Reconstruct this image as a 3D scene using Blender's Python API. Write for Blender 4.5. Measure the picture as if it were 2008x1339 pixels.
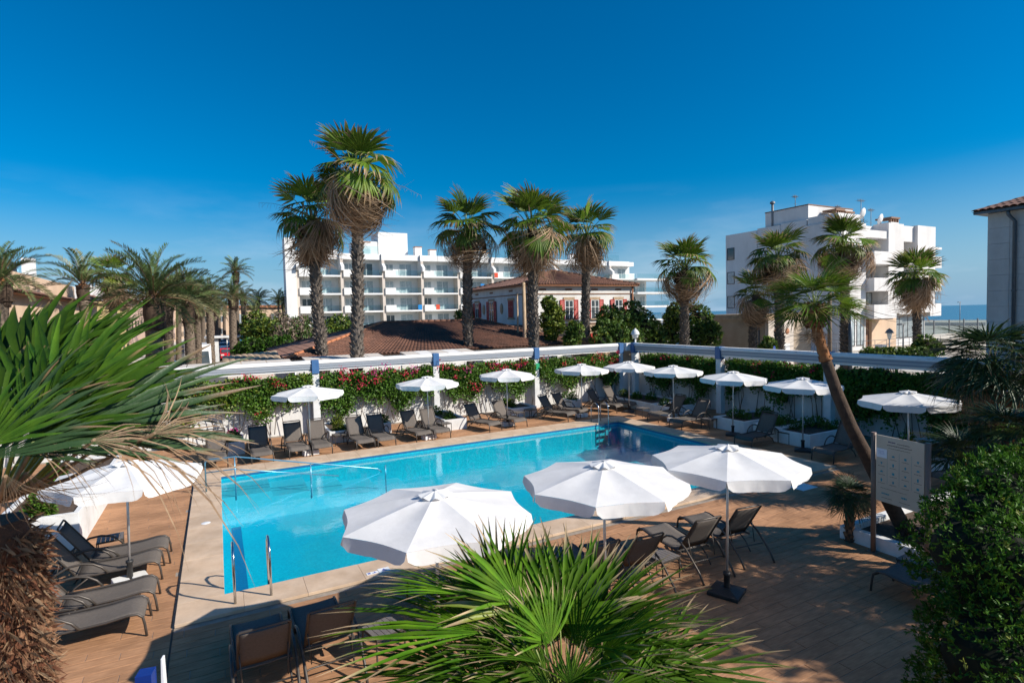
import bpy, bmesh, math, random
import numpy as np
from mathutils import Vector, Matrix
R = math.radians
scene = bpy.context.scene
for o in list(bpy.data.objects): bpy.data.objects.remove(o)
col = scene.collection
random.seed(7); rng = np.random.default_rng(11)

# ------------------------------------------------------------------ camera
PITCH, ROLL, YAW, FPX, CAMZ = 0.045969, -0.0242953, 0.4857254, 1094.19, 4.7
fw = Vector((math.sin(YAW)*math.cos(PITCH), math.cos(YAW)*math.cos(PITCH), -math.sin(PITCH)))
rt = Vector((math.cos(YAW), -math.sin(YAW), 0)); up = rt.cross(fw)
rt2 = rt*math.cos(ROLL)+up*math.sin(ROLL); up2 = up*math.cos(ROLL)-rt*math.sin(ROLL)
cam = bpy.data.cameras.new('camera'); camo = bpy.data.objects.new('camera', cam); col.objects.link(camo)
m = Matrix((rt2, up2, -fw)).transposed().to_4x4(); m.translation = Vector((0, 0, CAMZ)); camo.matrix_world = m
cam.sensor_width = 36; cam.lens = 36*FPX/2008; cam.clip_start = .05; cam.clip_end = 12000
cam.dof.use_dof = True; cam.dof.focus_distance = 16; cam.dof.aperture_fstop = 4.0
scene.camera = camo
def at(px, py, D):            # point seen at (px,py) of the photograph, D metres ahead of the camera
    return Vector((0, 0, CAMZ)) + D*(fw + rt2*((px-1004)/FPX) - up2*((py-669.5)/FPX))
def ahead(p): return (Vector(p)-Vector((0, 0, CAMZ))).dot(fw)
# ------------------------------------------------------------------ sky, sun, exposure
SUN_EL, SUN_AZ = R(33.5), R(134.2)           # azimuth clockwise from +Y
sun_dir = Vector((math.sin(SUN_AZ)*math.cos(SUN_EL), math.cos(SUN_AZ)*math.cos(SUN_EL), math.sin(SUN_EL)))
w = bpy.data.worlds.new('World'); scene.world = w; w.use_nodes = True
nt = w.node_tree; N = nt.nodes; L = nt.links
bg = N['Background']; sky = N.new('ShaderNodeTexSky'); sky.sky_type = 'NISHITA'; sky.sun_disc = False
sky.sun_elevation = SUN_EL; sky.sun_rotation = SUN_AZ
sky.air_density = 1.0; sky.dust_density = 0.8; sky.ozone_density = 4.0; sky.altitude = 0
hs = N.new('ShaderNodeHueSaturation'); hs.inputs['Saturation'].default_value = 1.62; hs.inputs['Value'].default_value = 1.0
tn = N.new('ShaderNodeMix'); tn.data_type = 'RGBA'; tn.blend_type = 'MULTIPLY'; tn.inputs[0].default_value = 1; tn.inputs[7].default_value = (.97, 1.0, 1.0, 1)
L.new(sky.outputs[0], tn.inputs[6]); L.new(tn.outputs[2], hs.inputs['Color'])
# thin wisps of cloud low over the horizon
tc = N.new('ShaderNodeTexCoord'); mp = N.new('ShaderNodeMapping'); mp.inputs['Scale'].default_value = (3, 3, 11)
nz = N.new('ShaderNodeTexNoise'); nz.inputs['Scale'].default_value = 1.6; nz.inputs['Detail'].default_value = 6; nz.inputs['Roughness'].default_value = .55
rp = N.new('ShaderNodeMapRange'); rp.inputs[1].default_value = .50; rp.inputs[2].default_value = .80; rp.inputs[4].default_value = .34
sp = N.new('ShaderNodeSeparateXYZ'); mr = N.new('ShaderNodeMapRange'); mr.inputs[1].default_value = .02; mr.inputs[2].default_value = .22; mr.inputs[3].default_value = 1; mr.inputs[4].default_value = 0
mu = N.new('ShaderNodeMath'); mu.operation = 'MULTIPLY'
mx = N.new('ShaderNodeMix'); mx.data_type = 'RGBA'; mx.inputs[7].default_value = (7.5, 8.2, 9.2, 1)
L.new(tc.outputs['Generated'], mp.inputs[0]); L.new(mp.outputs[0], nz.inputs[0]); L.new(nz.outputs[0], rp.inputs[0])
L.new(tc.outputs['Generated'], sp.inputs[0]); L.new(sp.outputs[2], mr.inputs[0]); L.new(rp.outputs[0], mu.inputs[0]); L.new(mr.outputs[0], mu.inputs[1])
hz = N.new('ShaderNodeMapRange'); hz.interpolation_type = 'SMOOTHSTEP'; hz.inputs[1].default_value = -.02; hz.inputs[2].default_value = .23; hz.inputs[3].default_value = .85; hz.inputs[4].default_value = 0; L.new(sp.outputs[2], hz.inputs[0])   # sea haze all round the horizon
hm = N.new('ShaderNodeMix'); hm.data_type = 'RGBA'; hm.inputs[7].default_value = (1.9, 3.8, 5.9, 1); L.new(hz.outputs[0], hm.inputs[0]); L.new(hs.outputs[0], hm.inputs[6])
L.new(mu.outputs[0], mx.inputs[0]); L.new(hm.outputs[2], mx.inputs[6]); L.new(mx.outputs[2], bg.inputs['Color'])
bg.inputs['Strength'].default_value = .093
sl = bpy.data.lights.new('sun', 'SUN'); sl.energy = 5.0; sl.angle = R(.53); sl.color = (1, .93, .83)
so = bpy.data.objects.new('sun', sl); col.objects.link(so); so.rotation_euler = sun_dir.to_track_quat('Z', 'Y').to_euler(); so.location = (0, 0, 40)
vs = scene.view_settings; vs.view_transform = 'Standard'; vs.look = 'None'; vs.exposure = 0.36; vs.gamma = 1; vs.use_curve_mapping = False
cy = scene.cycles; cy.use_denoising = True; cy.max_bounces = 7; cy.diffuse_bounces = 3; cy.glossy_bounces = 3; cy.transmission_bounces = 4; cy.transparent_max_bounces = 10
cy.caustics_reflective = False; cy.caustics_refractive = False; cy.sample_clamp_indirect = 6

# ------------------------------------------------------------------ materials
MAT = {}
def M(name, c1, c2=None, scale=4, rough=.6, bump=0, bscale=40, metal=0, spec=.4, isl=0, rnd=0, transl=0, stretch=None, lo=.35, hi=.65, uvtip=None, tipthr=.8, coord='Object', trcol=None, dirt=None):
    ma = bpy.data.materials.new(name); ma.use_nodes = True; MAT[name] = ma
    t = ma.node_tree; n = t.nodes; l = t.links; p = n['Principled BSDF']
    p.inputs['Roughness'].default_value = rough; p.inputs['Metallic'].default_value = metal; p.inputs['Specular IOR Level'].default_value = spec
    co = n.new('ShaderNodeTexCoord'); src = co.outputs[coord]
    if stretch:
        mpp = n.new('ShaderNodeMapping'); mpp.inputs['Scale'].default_value = stretch; l.new(src, mpp.inputs[0]); src = mpp.outputs[0]
    out = None
    if c2:
        no = n.new('ShaderNodeTexNoise'); no.inputs['Scale'].default_value = scale; no.inputs['Detail'].default_value = 5; no.inputs['Roughness'].default_value = .6
        l.new(src, no.inputs[0]); ra = n.new('ShaderNodeMapRange'); ra.inputs[1].default_value = lo; ra.inputs[2].default_value = hi; l.new(no.outputs[0], ra.inputs[0])
        mi = n.new('ShaderNodeMix'); mi.data_type = 'RGBA'; mi.inputs[6].default_value = (*c1, 1); mi.inputs[7].default_value = (*c2, 1); l.new(ra.outputs[0], mi.inputs[0]); out = mi.outputs[2]
    else:
        rg = n.new('ShaderNodeRGB'); rg.outputs[0].default_value = (*c1, 1); out = rg.outputs[0]
    if uvtip:
        uv = n.new('ShaderNodeUVMap'); se = n.new('ShaderNodeSeparateXYZ'); l.new(uv.outputs[0], se.inputs[0])
        ad = n.new('ShaderNodeMath'); ad.operation = 'MULTIPLY_ADD'; ad.inputs[1].default_value = .35; l.new(se.outputs[1], ad.inputs[0]); l.new(se.outputs[0], ad.inputs[2])
        ra = n.new('ShaderNodeMapRange'); ra.inputs[1].default_value = tipthr+.15; ra.inputs[2].default_value = tipthr+.30; l.new(ad.outputs[0], ra.inputs[0])
        mi = n.new('ShaderNodeMix'); mi.data_type = 'RGBA'; l.new(ra.outputs[0], mi.inputs[0]); l.new(out, mi.inputs[6]); mi.inputs[7].default_value = (*uvtip, 1); out = mi.outputs[2]
    for amt, node, sock in ((isl, 'ShaderNodeNewGeometry', 'Random Per Island'), (rnd, 'ShaderNodeObjectInfo', 'Random')):
        if amt:
            g = n.new(node); ra = n.new('ShaderNodeMapRange'); ra.inputs[3].default_value = 1-amt; ra.inputs[4].default_value = 1+amt; l.new(g.outputs[sock], ra.inputs[0])
            h = n.new('ShaderNodeHueSaturation'); l.new(ra.outputs[0], h.inputs['Value']); l.new(out, h.inputs['Color']); out = h.outputs[0]
    if dirt:                                                   # broad stains and wear, fixed in the place: (amount, scale, stretch)
        ge = n.new('ShaderNodeNewGeometry'); md = n.new('ShaderNodeMapping'); md.inputs['Scale'].default_value = dirt[2]; l.new(ge.outputs['Position'], md.inputs[0])
        nd = n.new('ShaderNodeTexNoise'); nd.inputs['Scale'].default_value = dirt[1]; nd.inputs['Detail'].default_value = 7; nd.inputs['Roughness'].default_value = .65; l.new(md.outputs[0], nd.inputs[0])
        rd = n.new('ShaderNodeMapRange'); rd.inputs[1].default_value = .38; rd.inputs[2].default_value = .62; rd.inputs[3].default_value = 1-dirt[0]; rd.inputs[4].default_value = 1.04; l.new(nd.outputs[0], rd.inputs[0])
        hd = n.new('ShaderNodeHueSaturation'); l.new(rd.outputs[0], hd.inputs['Value']); l.new(out, hd.inputs['Color']); out = hd.outputs[0]
    l.new(out, p.inputs['Base Color'])
    if bump:
        no = n.new('ShaderNodeTexNoise'); no.inputs['Scale'].default_value = bscale; no.inputs['Detail'].default_value = 4; l.new(src, no.inputs[0])
        b = n.new('ShaderNodeBump'); b.inputs['Strength'].default_value = bump; b.inputs['Distance'].default_value = .02; l.new(no.outputs[0], b.inputs['Height']); l.new(b.outputs[0], p.inputs['Normal'])
    if transl:
        tr = n.new('ShaderNodeBsdfTranslucent'); ms = n.new('ShaderNodeMixShader'); ms.inputs[0].default_value = transl
        if trcol: tr.inputs[0].default_value = (*trcol, 1)
        else: l.new(out, tr.inputs[0])
        l.new(p.outputs[0], ms.inputs[1]); l.new(tr.outputs[0], ms.inputs[2]); l.new(ms.outputs[0], n['Material Output'].inputs[0])
    return ma
M('white_paint', (.74, .74, .73), (.62, .61, .58), 2.5, .65, .15, 30, lo=.45, hi=.75, dirt=(.10,1.5,(1,1,.5)))
M('wall_white', (.72, .71, .69), (.60, .58, .54), 1.2, .8, .25, 18, lo=.4, hi=.8, dirt=(.18,1.1,(1,1,.35)))
M('beam_paint', (.74, .73, .71), (.42, .35, .29), 5, .6, .1, 30, lo=.56, hi=.75, stretch=(.6, .6, 3))
M('groove_grey', (.30, .33, .37), None, rough=.6)
M('blue_paint', (.045, .13, .30), (.06, .15, .32), 8, .45)
M('navy_paint', (.03, .07, .16), None, rough=.5)
M('plank', (.50, .270, .145), (.35, .185, .098), 3.0, .65, .12, 30, isl=.14, stretch=(1.2, 9, 9), spec=.15, dirt=(.22,.9,(1,1.6,1)))
M('grout', (.34, .29, .24), (.25, .21, .17), 8, .85)
M('coping_stone', (.66, .50, .36), (.54, .38, .25), 1.7, .6, .12, 60, isl=.05, lo=.35, hi=.7, dirt=(.16,1.3,(1,1,1)))
M('drain_dark', (.03, .028, .026), None, rough=.7)
M('canvas', (.87, .86, .845), (.83, .82, .80), 1.5, .85, .12, 14, transl=.20, dirt=(.07,2.2,(1,1,1)))
M('sling', (.150, .130, .114), (.125, .108, .095), 30, .9, .2, 220, rnd=.08, spec=.1)
M('frame_metal', (.085, .072, .062), (.07, .06, .052), 10, .42, metal=.3, rnd=.1)
M('pole_steel', (.55, .56, .57), (.5, .5, .5), 10, .35, metal=.7)
M('steel', (.62, .63, .64), None, rough=.16, metal=1)
M('black_plastic', (.018, .018, .019), (.028, .028, .028), 12, .5)
M('rail_blue', (.16, .34, .46), None, rough=.3, metal=.6)
M('table_top', (.17, .15, .135), (.14, .12, .11), 14, .5)
M('soil', (.06, .04, .028), (.12, .08, .055), 14, .95, .6, 30)
M('concrete', (.55, .52, .47), (.44, .41, .37), .6, .85, .2, 6)
M('ground_pale', (.44, .39, .32), (.33, .28, .22), .12, .9, .2, 4, lo=.4, hi=.7, dirt=(.2,.15,(1,1,1)))
M('asphalt', (.13, .125, .12), (.10, .10, .098), .7, .85, .2, 20)
M('sea', (.006, .085, .17), (.004, .12, .20), .02, .25, .3, .25, spec=.5)
M('hotel_white', (.78, .775, .76), (.72, .71, .69), .5, .7, dirt=(.09,.5,(1,1,.18)))
M('hotel_beige', (.60, .53, .46), (.55, .48, .42), .7, .75)
M('glass_pale', (.30, .42, .45), (.38, .48, .50), 1, .12, spec=.6)
M('pane_dark', (.035, .05, .06), (.06, .075, .085), 1.5, .08, spec=.7, rnd=.3)
M('pane_curtain', (.42, .47, .48), (.26, .31, .33), 2, .15, spec=.6, rnd=.25)
M('frame_white', (.75, .75, .74), None, rough=.5)
M('frame_brown', (.06, .045, .035), None, rough=.5)
M('roof_tile', (.23, .105, .065), (.13, .068, .048), 1.6, .85, .2, 12, isl=.12, lo=.3, hi=.7, dirt=(.3,.5,(1,1,1)))
M('roof_tile_pink', (.30, .165, .12), (.22, .12, .09), 1.6, .85, .2, 12, isl=.10)
M('ridge_tile', (.52, .20, .09), (.40, .15, .07), 3, .8)
M('house_white', (.72, .71, .69), (.60, .58, .55), .9, .85, .2, 8, lo=.45, hi=.8, dirt=(.14,.7,(1,1,.3)))
M('stone_beige', (.50, .37, .25), (.36, .26, .17), 2.2, .9, .5, 6, isl=.12)
M('shutter_red', (.46, .035, .022), (.38, .03, .02), 4, .55)
M('terracotta', (.42, .19, .10), (.34, .15, .08), 4, .8)
M('brown_trim', (.22, .12, .075), None, rough=.7)
M('apt_white', (.74, .72, .70), (.66, .64, .62), .4, .8, .1, 10, dirt=(.11,.45,(1,1,.16)))
M('cream', (.68, .50, .35), (.60, .43, .30), .5, .85, dirt=(.12,.5,(1,1,.2)))
M('yellow_wall', (.66, .50, .25), (.58, .43, .21), .6, .85)
M('pink_wall', (.62, .44, .34), (.55, .38, .30), .5, .85)
M('grey_panel', (.62, .60, .57), (.54, .52, .49), 1.5, .8, .1, 14, isl=.05, dirt=(.16,.8,(1,1,.25)))
M('zinc', (.10, .13, .155), (.08, .10, .12), 5, .45, metal=.4)
M('garage_beige', (.42, .34, .26), (.34, .27, .20), .8, .9, .2, 8)
M('bark_grey', (.155, .13, .108), (.085, .07, .058), 9, .95, .6, 26, isl=.35)
M('bark_date', (.165, .125, .092), (.10, .075, .055), 8, .95, .6, 24, isl=.35)
M('bark_orange', (.30, .13, .05), (.16, .075, .035), 6, .95, .5, 30, isl=.3)
M('bark_brown', (.085, .054, .036), (.046, .031, .022), 9, .95, .6, 30, isl=.25)
M('bark_red', (.16, .055, .025), (.09, .04, .022), 7, .9, .5, 40, isl=.2)
M('fibre', (.26, .14, .075), (.12, .06, .032), 20, .95, .6, 80, isl=.4)
M('leaf_base_tan', (.36, .20, .11), (.17, .075, .04), 14, .9, .4, 60, isl=.3, rnd=.35)
M('fan_green', (.075, .150, .013), (.140, .205, .022), 2.2, .5, .15, 40, isl=.3, rnd=.38, transl=.30, uvtip=(.36, .25, .14), tipthr=.76, spec=.3)
M('fan_green_fore', (.045, .130, .005), (.100, .195, .009), 3, .6, .12, 60, isl=.38, rnd=.38, transl=.30, uvtip=(.44, .32, .19), tipthr=.80, spec=.12)
M('fan_green_left', (.030, .090, .009), (.075, .155, .011), 3, .5, .12, 60, isl=.3, rnd=.40, transl=.30, uvtip=(.30, .20, .10), tipthr=.98, spec=.2)
M('fan_dark', (.026, .062, .020), (.045, .085, .026), 2.5, .45, .12, 50, isl=.25, rnd=.25, transl=.2, uvtip=(.17, .11, .06), tipthr=.82, spec=.4)
M('fan_yellow', (.14, .20, .02), (.20, .22, .03), 2, .45, .1, 40, isl=.2, rnd=.2, transl=.28, uvtip=(.34, .24, .13), tipthr=.7)
M('fan_dry', (.44, .30, .19), (.28, .18, .105), 3, .85, .2, 40, isl=.3, rnd=.3, transl=.18)
M('fan_dry_fore', (.36, .25, .155), (.19, .12, .07), 4, .8, .2, 60, isl=.3, rnd=.2, transl=.2)
M('thatch', (.20, .13, .085), (.115, .075, .05), 6, .95, .4, 30, isl=.35)
M('petiole_green', (.17, .22, .035), (.12, .18, .03), 3, .4, rnd=.2)
M('stalk_brown', (.22, .13, .07), None, rough=.8)
M('date_green', (.080, .140, .042), (.135, .185, .060), 1.2, .5, isl=.3, rnd=.25, transl=.25, spec=.4)
M('date_olive', (.17, .18, .075), (.24, .22, .11), 1.5, .55, isl=.3, rnd=.25, transl=.2)
M('hedge_leaf', (.058, .145, .014), (.11, .205, .022), 1.6, .5, isl=.45, transl=.30, lo=.3, hi=.7)
M('hedge_leaf_yellow', (.17, .20, .02), (.10, .15, .02), 1.6, .5, isl=.35, transl=.25)
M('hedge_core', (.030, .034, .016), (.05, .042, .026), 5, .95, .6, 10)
M('flower_red', (.58, .014, .035), (.50, .02, .085), 3, .6, isl=.3, transl=.3)
M('flower_pink', (.62, .05, .22), (.5, .04, .3), 4, .6, isl=.3, transl=.3)
M('twig', (.20, .155, .115), (.13, .10, .075), 8, .9)
M('bush_leaf', (.036, .110, .010), (.075, .175, .016), 1.3, .5, isl=.4, transl=.25, spec=.2)
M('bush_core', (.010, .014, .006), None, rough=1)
M('tree_leaf', (.055, .12, .02), (.095, .165, .03), .8, .55, isl=.45, transl=.3)
M('tree_leaf_yellow', (.14, .20, .02), (.20, .235, .035), .8, .55, isl=.35, transl=.25)
M('tamarisk', (.20, .155, .115), (.26, .19, .15), .8, .8, isl=.3)
M('signboard', (.60, .50, .38), (.54, .45, .34), 2, .5)
M('sign_ink', (.15, .12, .10), None, rough=.6)
M('sign_navy', (.02, .02, .12), None, rough=.6)
M('sign_cyan', (.02, .26, .33), None, rough=.6)
M('paper', (.80, .80, .82), None, rough=.7)
M('paper_ink', (.50, .50, .60), None, rough=.7)
M('sign_post', (.22, .15, .11), (.18, .12, .09), 5, .4)
M('plaque_white', (.78, .79, .80), None, rough=.4)
M('plaque_blue', (.13, .16, .42), None, rough=.5)
M('royal_blue', (.005, .03, .20), None, rough=.4)
M('car_white', (.78, .78, .78), None, rough=.25, spec=.6)
M('car_red', (.62, .02, .03), None, rough=.25, spec=.6)
M('car_blue', (.03, .10, .24), None, rough=.25, spec=.6)
M('car_teal', (.03, .14, .22), None, rough=.25, spec=.6)
M('tyre', (.015, .015, .015), None, rough=.8)
M('lamp_red', (.4, .01, .01), None, rough=.3)
M('orange', (.7, .16, .03), None, rough=.6)
M('lamp_glass', (.7, .7, .66), None, rough=.3)
M('lamp_grey', (.20, .21, .22), None, rough=.5)
M('wire', (.02, .02, .02), None, rough=.7)
M('awning_cloth', (.60, .55, .49), (.50, .45, .40), 1, .8, lo=.4, hi=.7)
M('towel_blue', (.02, .22, .55), None, rough=.9)
M('towel_red', (.6, .08, .04), None, rough=.9)
M('green_sign', (.02, .35, .16), None, rough=.5)
# pool tile: small mosaic
def pool_mat(name, c1, c2, c3):
    ma = bpy.data.materials.new(name); ma.use_nodes = True; MAT[name] = ma; t = ma.node_tree; n = t.nodes; l = t.links; p = n['Principled BSDF']
    co = n.new('ShaderNodeTexCoord'); mp_ = n.new('ShaderNodeMapping'); l.new(co.outputs['Object'], mp_.inputs[0])
    vo = n.new('ShaderNodeTexVoronoi'); vo.inputs['Scale'].default_value = 26; vo.inputs['Randomness'].default_value = .25; l.new(mp_.outputs[0], vo.inputs[0])
    se = n.new('ShaderNodeSeparateColor'); l.new(vo.outputs['Color'], se.inputs[0])
    mi = n.new('ShaderNodeMix'); mi.data_type = 'RGBA'; mi.inputs[6].default_value = (*c1, 1); mi.inputs[7].default_value = (*c2, 1); l.new(se.outputs[0], mi.inputs[0])
    no = n.new('ShaderNodeTexNoise'); no.inputs['Scale'].default_value = .6; l.new(mp_.outputs[0], no.inputs[0])
    m2 = n.new('ShaderNodeMix'); m2.data_type = 'RGBA'; m2.inputs[7].default_value = (*c3, 1); ra = n.new('ShaderNodeMapRange'); ra.inputs[1].default_value = .4; ra.inputs[2].default_value = .7; ra.inputs[4].default_value = .5
    l.new(no.outputs[0], ra.inputs[0]); l.new(ra.outputs[0], m2.inputs[0]); l.new(mi.outputs[2], m2.inputs[6]); l.new(m2.outputs[2], p.inputs['Base Color'])
    p.inputs['Roughness'].default_value = .4
pool_mat('pool_tile', (.002, .38, .49), (.007, .53, .63), (.002, .34, .50))
pool_mat('pool_tile_pale', (.10, .50, .62), (.14, .56, .68), (.10, .48, .60))
pool_mat('pool_tile_dark', (.008, .12, .27), (.012, .15, .32), (.008, .12, .28))
def schlick(n, l, normal=None, f0=.02):      # mirror share from the angle alone, the same from both sides of the sheet
    g = n.new('ShaderNodeNewGeometry'); dt = n.new('ShaderNodeVectorMath'); dt.operation = 'DOT_PRODUCT'
    l.new(g.outputs['Incoming'], dt.inputs[0]); l.new(normal or g.outputs['Normal'], dt.inputs[1])
    ab = n.new('ShaderNodeMath'); ab.operation = 'ABSOLUTE'; l.new(dt.outputs['Value'], ab.inputs[0])
    iv = n.new('ShaderNodeMath'); iv.operation = 'SUBTRACT'; iv.inputs[0].default_value = 1; iv.use_clamp = True; l.new(ab.outputs[0], iv.inputs[1])
    pw = n.new('ShaderNodeMath'); pw.operation = 'POWER'; pw.inputs[1].default_value = 5; l.new(iv.outputs[0], pw.inputs[0])
    ma_ = n.new('ShaderNodeMath'); ma_.operation = 'MULTIPLY_ADD'; ma_.inputs[1].default_value = 1-f0; ma_.inputs[2].default_value = f0; l.new(pw.outputs[0], ma_.inputs[0]); return ma_.outputs[0]
wm = bpy.data.materials.new('pool_water'); wm.use_nodes = True; MAT['pool_water'] = wm
t = wm.node_tree; n = t.nodes; l = t.links; n.remove(n['Principled BSDF'])
tr = n.new('ShaderNodeBsdfTransparent'); tr.inputs[0].default_value = (.55, .94, .97, 1); gl = n.new('ShaderNodeBsdfGlossy'); gl.inputs['Roughness'].default_value = .015; gl.inputs[0].default_value = (1, 1, 1, 1)
ms = n.new('ShaderNodeMixShader')
co = n.new('ShaderNodeTexCoord'); n1 = n.new('ShaderNodeTexNoise'); n1.inputs['Scale'].default_value = 2.6; n1.inputs['Detail'].default_value = 5; n1.inputs['Roughness'].default_value = .55
l.new(co.outputs['Object'], n1.inputs[0]); b = n.new('ShaderNodeBump'); b.inputs['Strength'].default_value = .06; b.inputs['Distance'].default_value = .08; l.new(n1.outputs[0], b.inputs['Height'])
l.new(b.outputs[0], gl.inputs['Normal']); l.new(schlick(n, l, b.outputs[0]), ms.inputs[0]); l.new(tr.outputs[0], ms.inputs[1]); l.new(gl.outputs[0], ms.inputs[2]); l.new(ms.outputs[0], n['Material Output'].inputs[0])
gm = bpy.data.materials.new('rail_glass'); gm.use_nodes = True; MAT['rail_glass'] = gm
t = gm.node_tree; n = t.nodes; l = t.links; n.remove(n['Principled BSDF'])
tr = n.new('ShaderNodeBsdfTransparent'); tr.inputs[0].default_value = (.84, .93, .94, 1); gl = n.new('ShaderNodeBsdfGlossy'); gl.inputs['Roughness'].default_value = .03
ms = n.new('ShaderNodeMixShader'); l.new(schlick(n, l, None, .04), ms.inputs[0]); l.new(tr.outputs[0], ms.inputs[1]); l.new(gl.outputs[0], ms.inputs[2]); l.new(ms.outputs[0], n['Material Output'].inputs[0])

# ------------------------------------------------------------------ builders
class MB:
    def __init__(s, *mats): s.v = []; s.f = []; s.m = []; s.mats = list(mats); s.sm = []
    def add(s, vs, fs, mi=0, smooth=False):
        k = len(s.v); s.v += [tuple(v) for v in vs]
        for f in fs: s.f.append([k+i for i in f]); s.m.append(mi); s.sm.append(smooth)
        return s
    def box(s, x0, y0, z0, x1, y1, z1, mi=0):
        vs = [(x0,y0,z0),(x1,y0,z0),(x1,y1,z0),(x0,y1,z0),(x0,y0,z1),(x1,y0,z1),(x1,y1,z1),(x0,y1,z1)]
        return s.add(vs, [(3,2,1,0),(4,5,6,7),(0,1,5,4),(1,2,6,5),(2,3,7,6),(3,0,4,7)], mi)
    def quad(s, a, b, c, d, mi=0): return s.add([a,b,c,d], [(0,1,2,3)], mi)
    def tube(s, pts, rad, n=8, mi=0, cap=True, smooth=True):
        pts = [Vector(p) for p in pts]; k = len(pts)
        rad = rad if isinstance(rad, (list, tuple)) else [rad]*k
        vs = []; u = None
        for i, p in enumerate(pts):
            d = (pts[min(i+1,k-1)]-pts[max(i-1,0)]).normalized()
            if u is None: u = d.orthogonal().normalized()
            else: u = (u-d*u.dot(d)).normalized()
            v = d.cross(u)
            for j in range(n):
                a = 2*math.pi*j/n; vs.append(p+(u*math.cos(a)+v*math.sin(a))*rad[i])
        fs = [(i*n+j, i*n+(j+1)%n, (i+1)*n+(j+1)%n, (i+1)*n+j) for i in range(k-1) for j in range(n)]
        s.add(vs, fs, mi, smooth)
        if cap:
            s.f.append([len(s.v)-len(vs)+j for j in range(n)][::-1]); s.m.append(mi); s.sm.append(False)
            s.f.append([len(s.v)-n+j for j in range(n)]); s.m.append(mi); s.sm.append(False)
        return s
    def lathe(s, prof, n=16, mi=0, c=(0,0,0), smooth=True):
        vs = [(c[0]+r*math.cos(2*math.pi*j/n), c[1]+r*math.sin(2*math.pi*j/n), c[2]+z) for r, z in prof for j in range(n)]
        k = len(prof); fs = [(i*n+j, i*n+(j+1)%n, (i+1)*n+(j+1)%n, (i+1)*n+j) for i in range(k-1) for j in range(n)]
        return s.add(vs, fs, mi, smooth)
    def prism(s, poly, axis, a, b, mi=0):     # poly of (p,q); axis 'x','y','z' extruded a..b
        k = len(poly)
        def mk(p, q, t): return {'x': (t,p,q), 'y': (p,t,q), 'z': (p,q,t)}[axis]
        vs = [mk(p,q,a) for p,q in poly]+[mk(p,q,b) for p,q in poly]
        return s.add(vs, [tuple(range(k))[::-1], tuple(range(k,2*k))]+[(i,(i+1)%k,k+(i+1)%k,k+i) for i in range(k)], mi)
    def mesh(s, name, bev=0, fix=True):
        me = bpy.data.meshes.new(name); me.from_pydata(s.v, [], s.f)
        for mt in s.mats: me.materials.append(MAT[mt])
        me.polygons.foreach_set('material_index', s.m); me.polygons.foreach_set('use_smooth', s.sm)
        if bev or fix:
            bm = bmesh.new(); bm.from_mesh(me)
            if bev: bmesh.ops.bevel(bm, geom=[e for e in bm.edges if len(e.link_faces)==2 and e.calc_face_angle(0)>.6], offset=bev, segments=2, affect='EDGES', profile=.6)
            if fix: bmesh.ops.recalc_face_normals(bm, faces=bm.faces)
            bm.to_mesh(me); bm.free()
        me.update(); return me
    def obj(s, name, parent=None, loc=(0,0,0), rz=0, bev=0, fix=True):
        return link(name, s.mesh(name, bev, fix), parent, loc, rz)
def link(name, me, parent=None, loc=(0,0,0), rz=0, rot=None):
    o = bpy.data.objects.new(name, me); col.objects.link(o); o.location = loc; o.rotation_euler = rot if rot else (0,0,rz)
    if parent: o.parent = parent
    return o
def tag(o, label=None, cat=None, group=None, kind=None):
    if label: o['label'] = label
    if cat: o['category'] = cat
    if group: o['group'] = group
    if kind: o['kind'] = kind
    return o
def thing(name, label, cat, loc=(0,0,0), rz=0, group=None): return tag(link(name, None, None, loc, rz), label, cat, group)
def struct(name, mb, **k): return tag(mb.obj(name, **k), kind='structure')
def dup(root, loc, rz=0, label=None, scale=None):
    r = root.copy(); col.objects.link(r); r.location = loc; r.rotation_euler = (0,0,rz)
    if label: r['label'] = label
    if scale: r.scale = scale
    for ch in root.children:
        c = ch.copy(); col.objects.link(c); c.parent = r
        for g in ch.children:
            d = g.copy(); col.objects.link(d); d.parent = c
    return r
def np_mesh(name, V, F, mats, mi=None, uv=None, smooth=False):     # V (n,3), F (m,4) quads
    V = np.asarray(V, np.float32); F = np.asarray(F, np.int32); me = bpy.data.meshes.new(name); k = F.shape[1]
    me.vertices.add(len(V)); me.vertices.foreach_set('co', V.ravel()); me.loops.add(F.size); me.loops.foreach_set('vertex_index', F.ravel())
    me.polygons.add(len(F)); me.polygons.foreach_set('loop_start', np.arange(0, F.size, k, dtype=np.int32))
    for mt in mats: me.materials.append(MAT[mt])
    if mi is not None: me.polygons.foreach_set('material_index', np.asarray(mi, np.int32))
    if uv is not None:
        u = me.uv_layers.new(name='UVMap'); u.data.foreach_set('uv', np.asarray(uv, np.float32)[F.ravel()].ravel())
    if smooth: me.polygons.foreach_set('use_smooth', np.ones(len(F), bool))
    me.update(calc_edges=True); me.validate(); return me
def leaves(P, D, Nn, Ln, Wd, fold=.25):     # one folded diamond leaf (two quads sharing the midrib) per point
    P = np.asarray(P); n_ = len(P); D = D/np.linalg.norm(D, axis=1, keepdims=True); S = np.cross(D, Nn); S /= np.linalg.norm(S, axis=1, keepdims=True)+1e-9; U = np.cross(S, D)
    Ln = np.broadcast_to(Ln, n_)[:,None]; Wd = np.broadcast_to(Wd, n_)[:,None]
    tip = P+D*Ln-U*Ln*.12; mid = P+D*Ln*.55
    l_ = P+D*Ln*.5+S*Wd*.5+U*Wd*fold; r_ = P+D*Ln*.5-S*Wd*.5+U*Wd*fold
    V = np.stack([P, l_, tip, r_], 1).reshape(-1,3); i = np.arange(n_)*4
    return V, np.stack([i, i+1, i+2, i+3], 1)[:, [0,3,2,1]]
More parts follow.
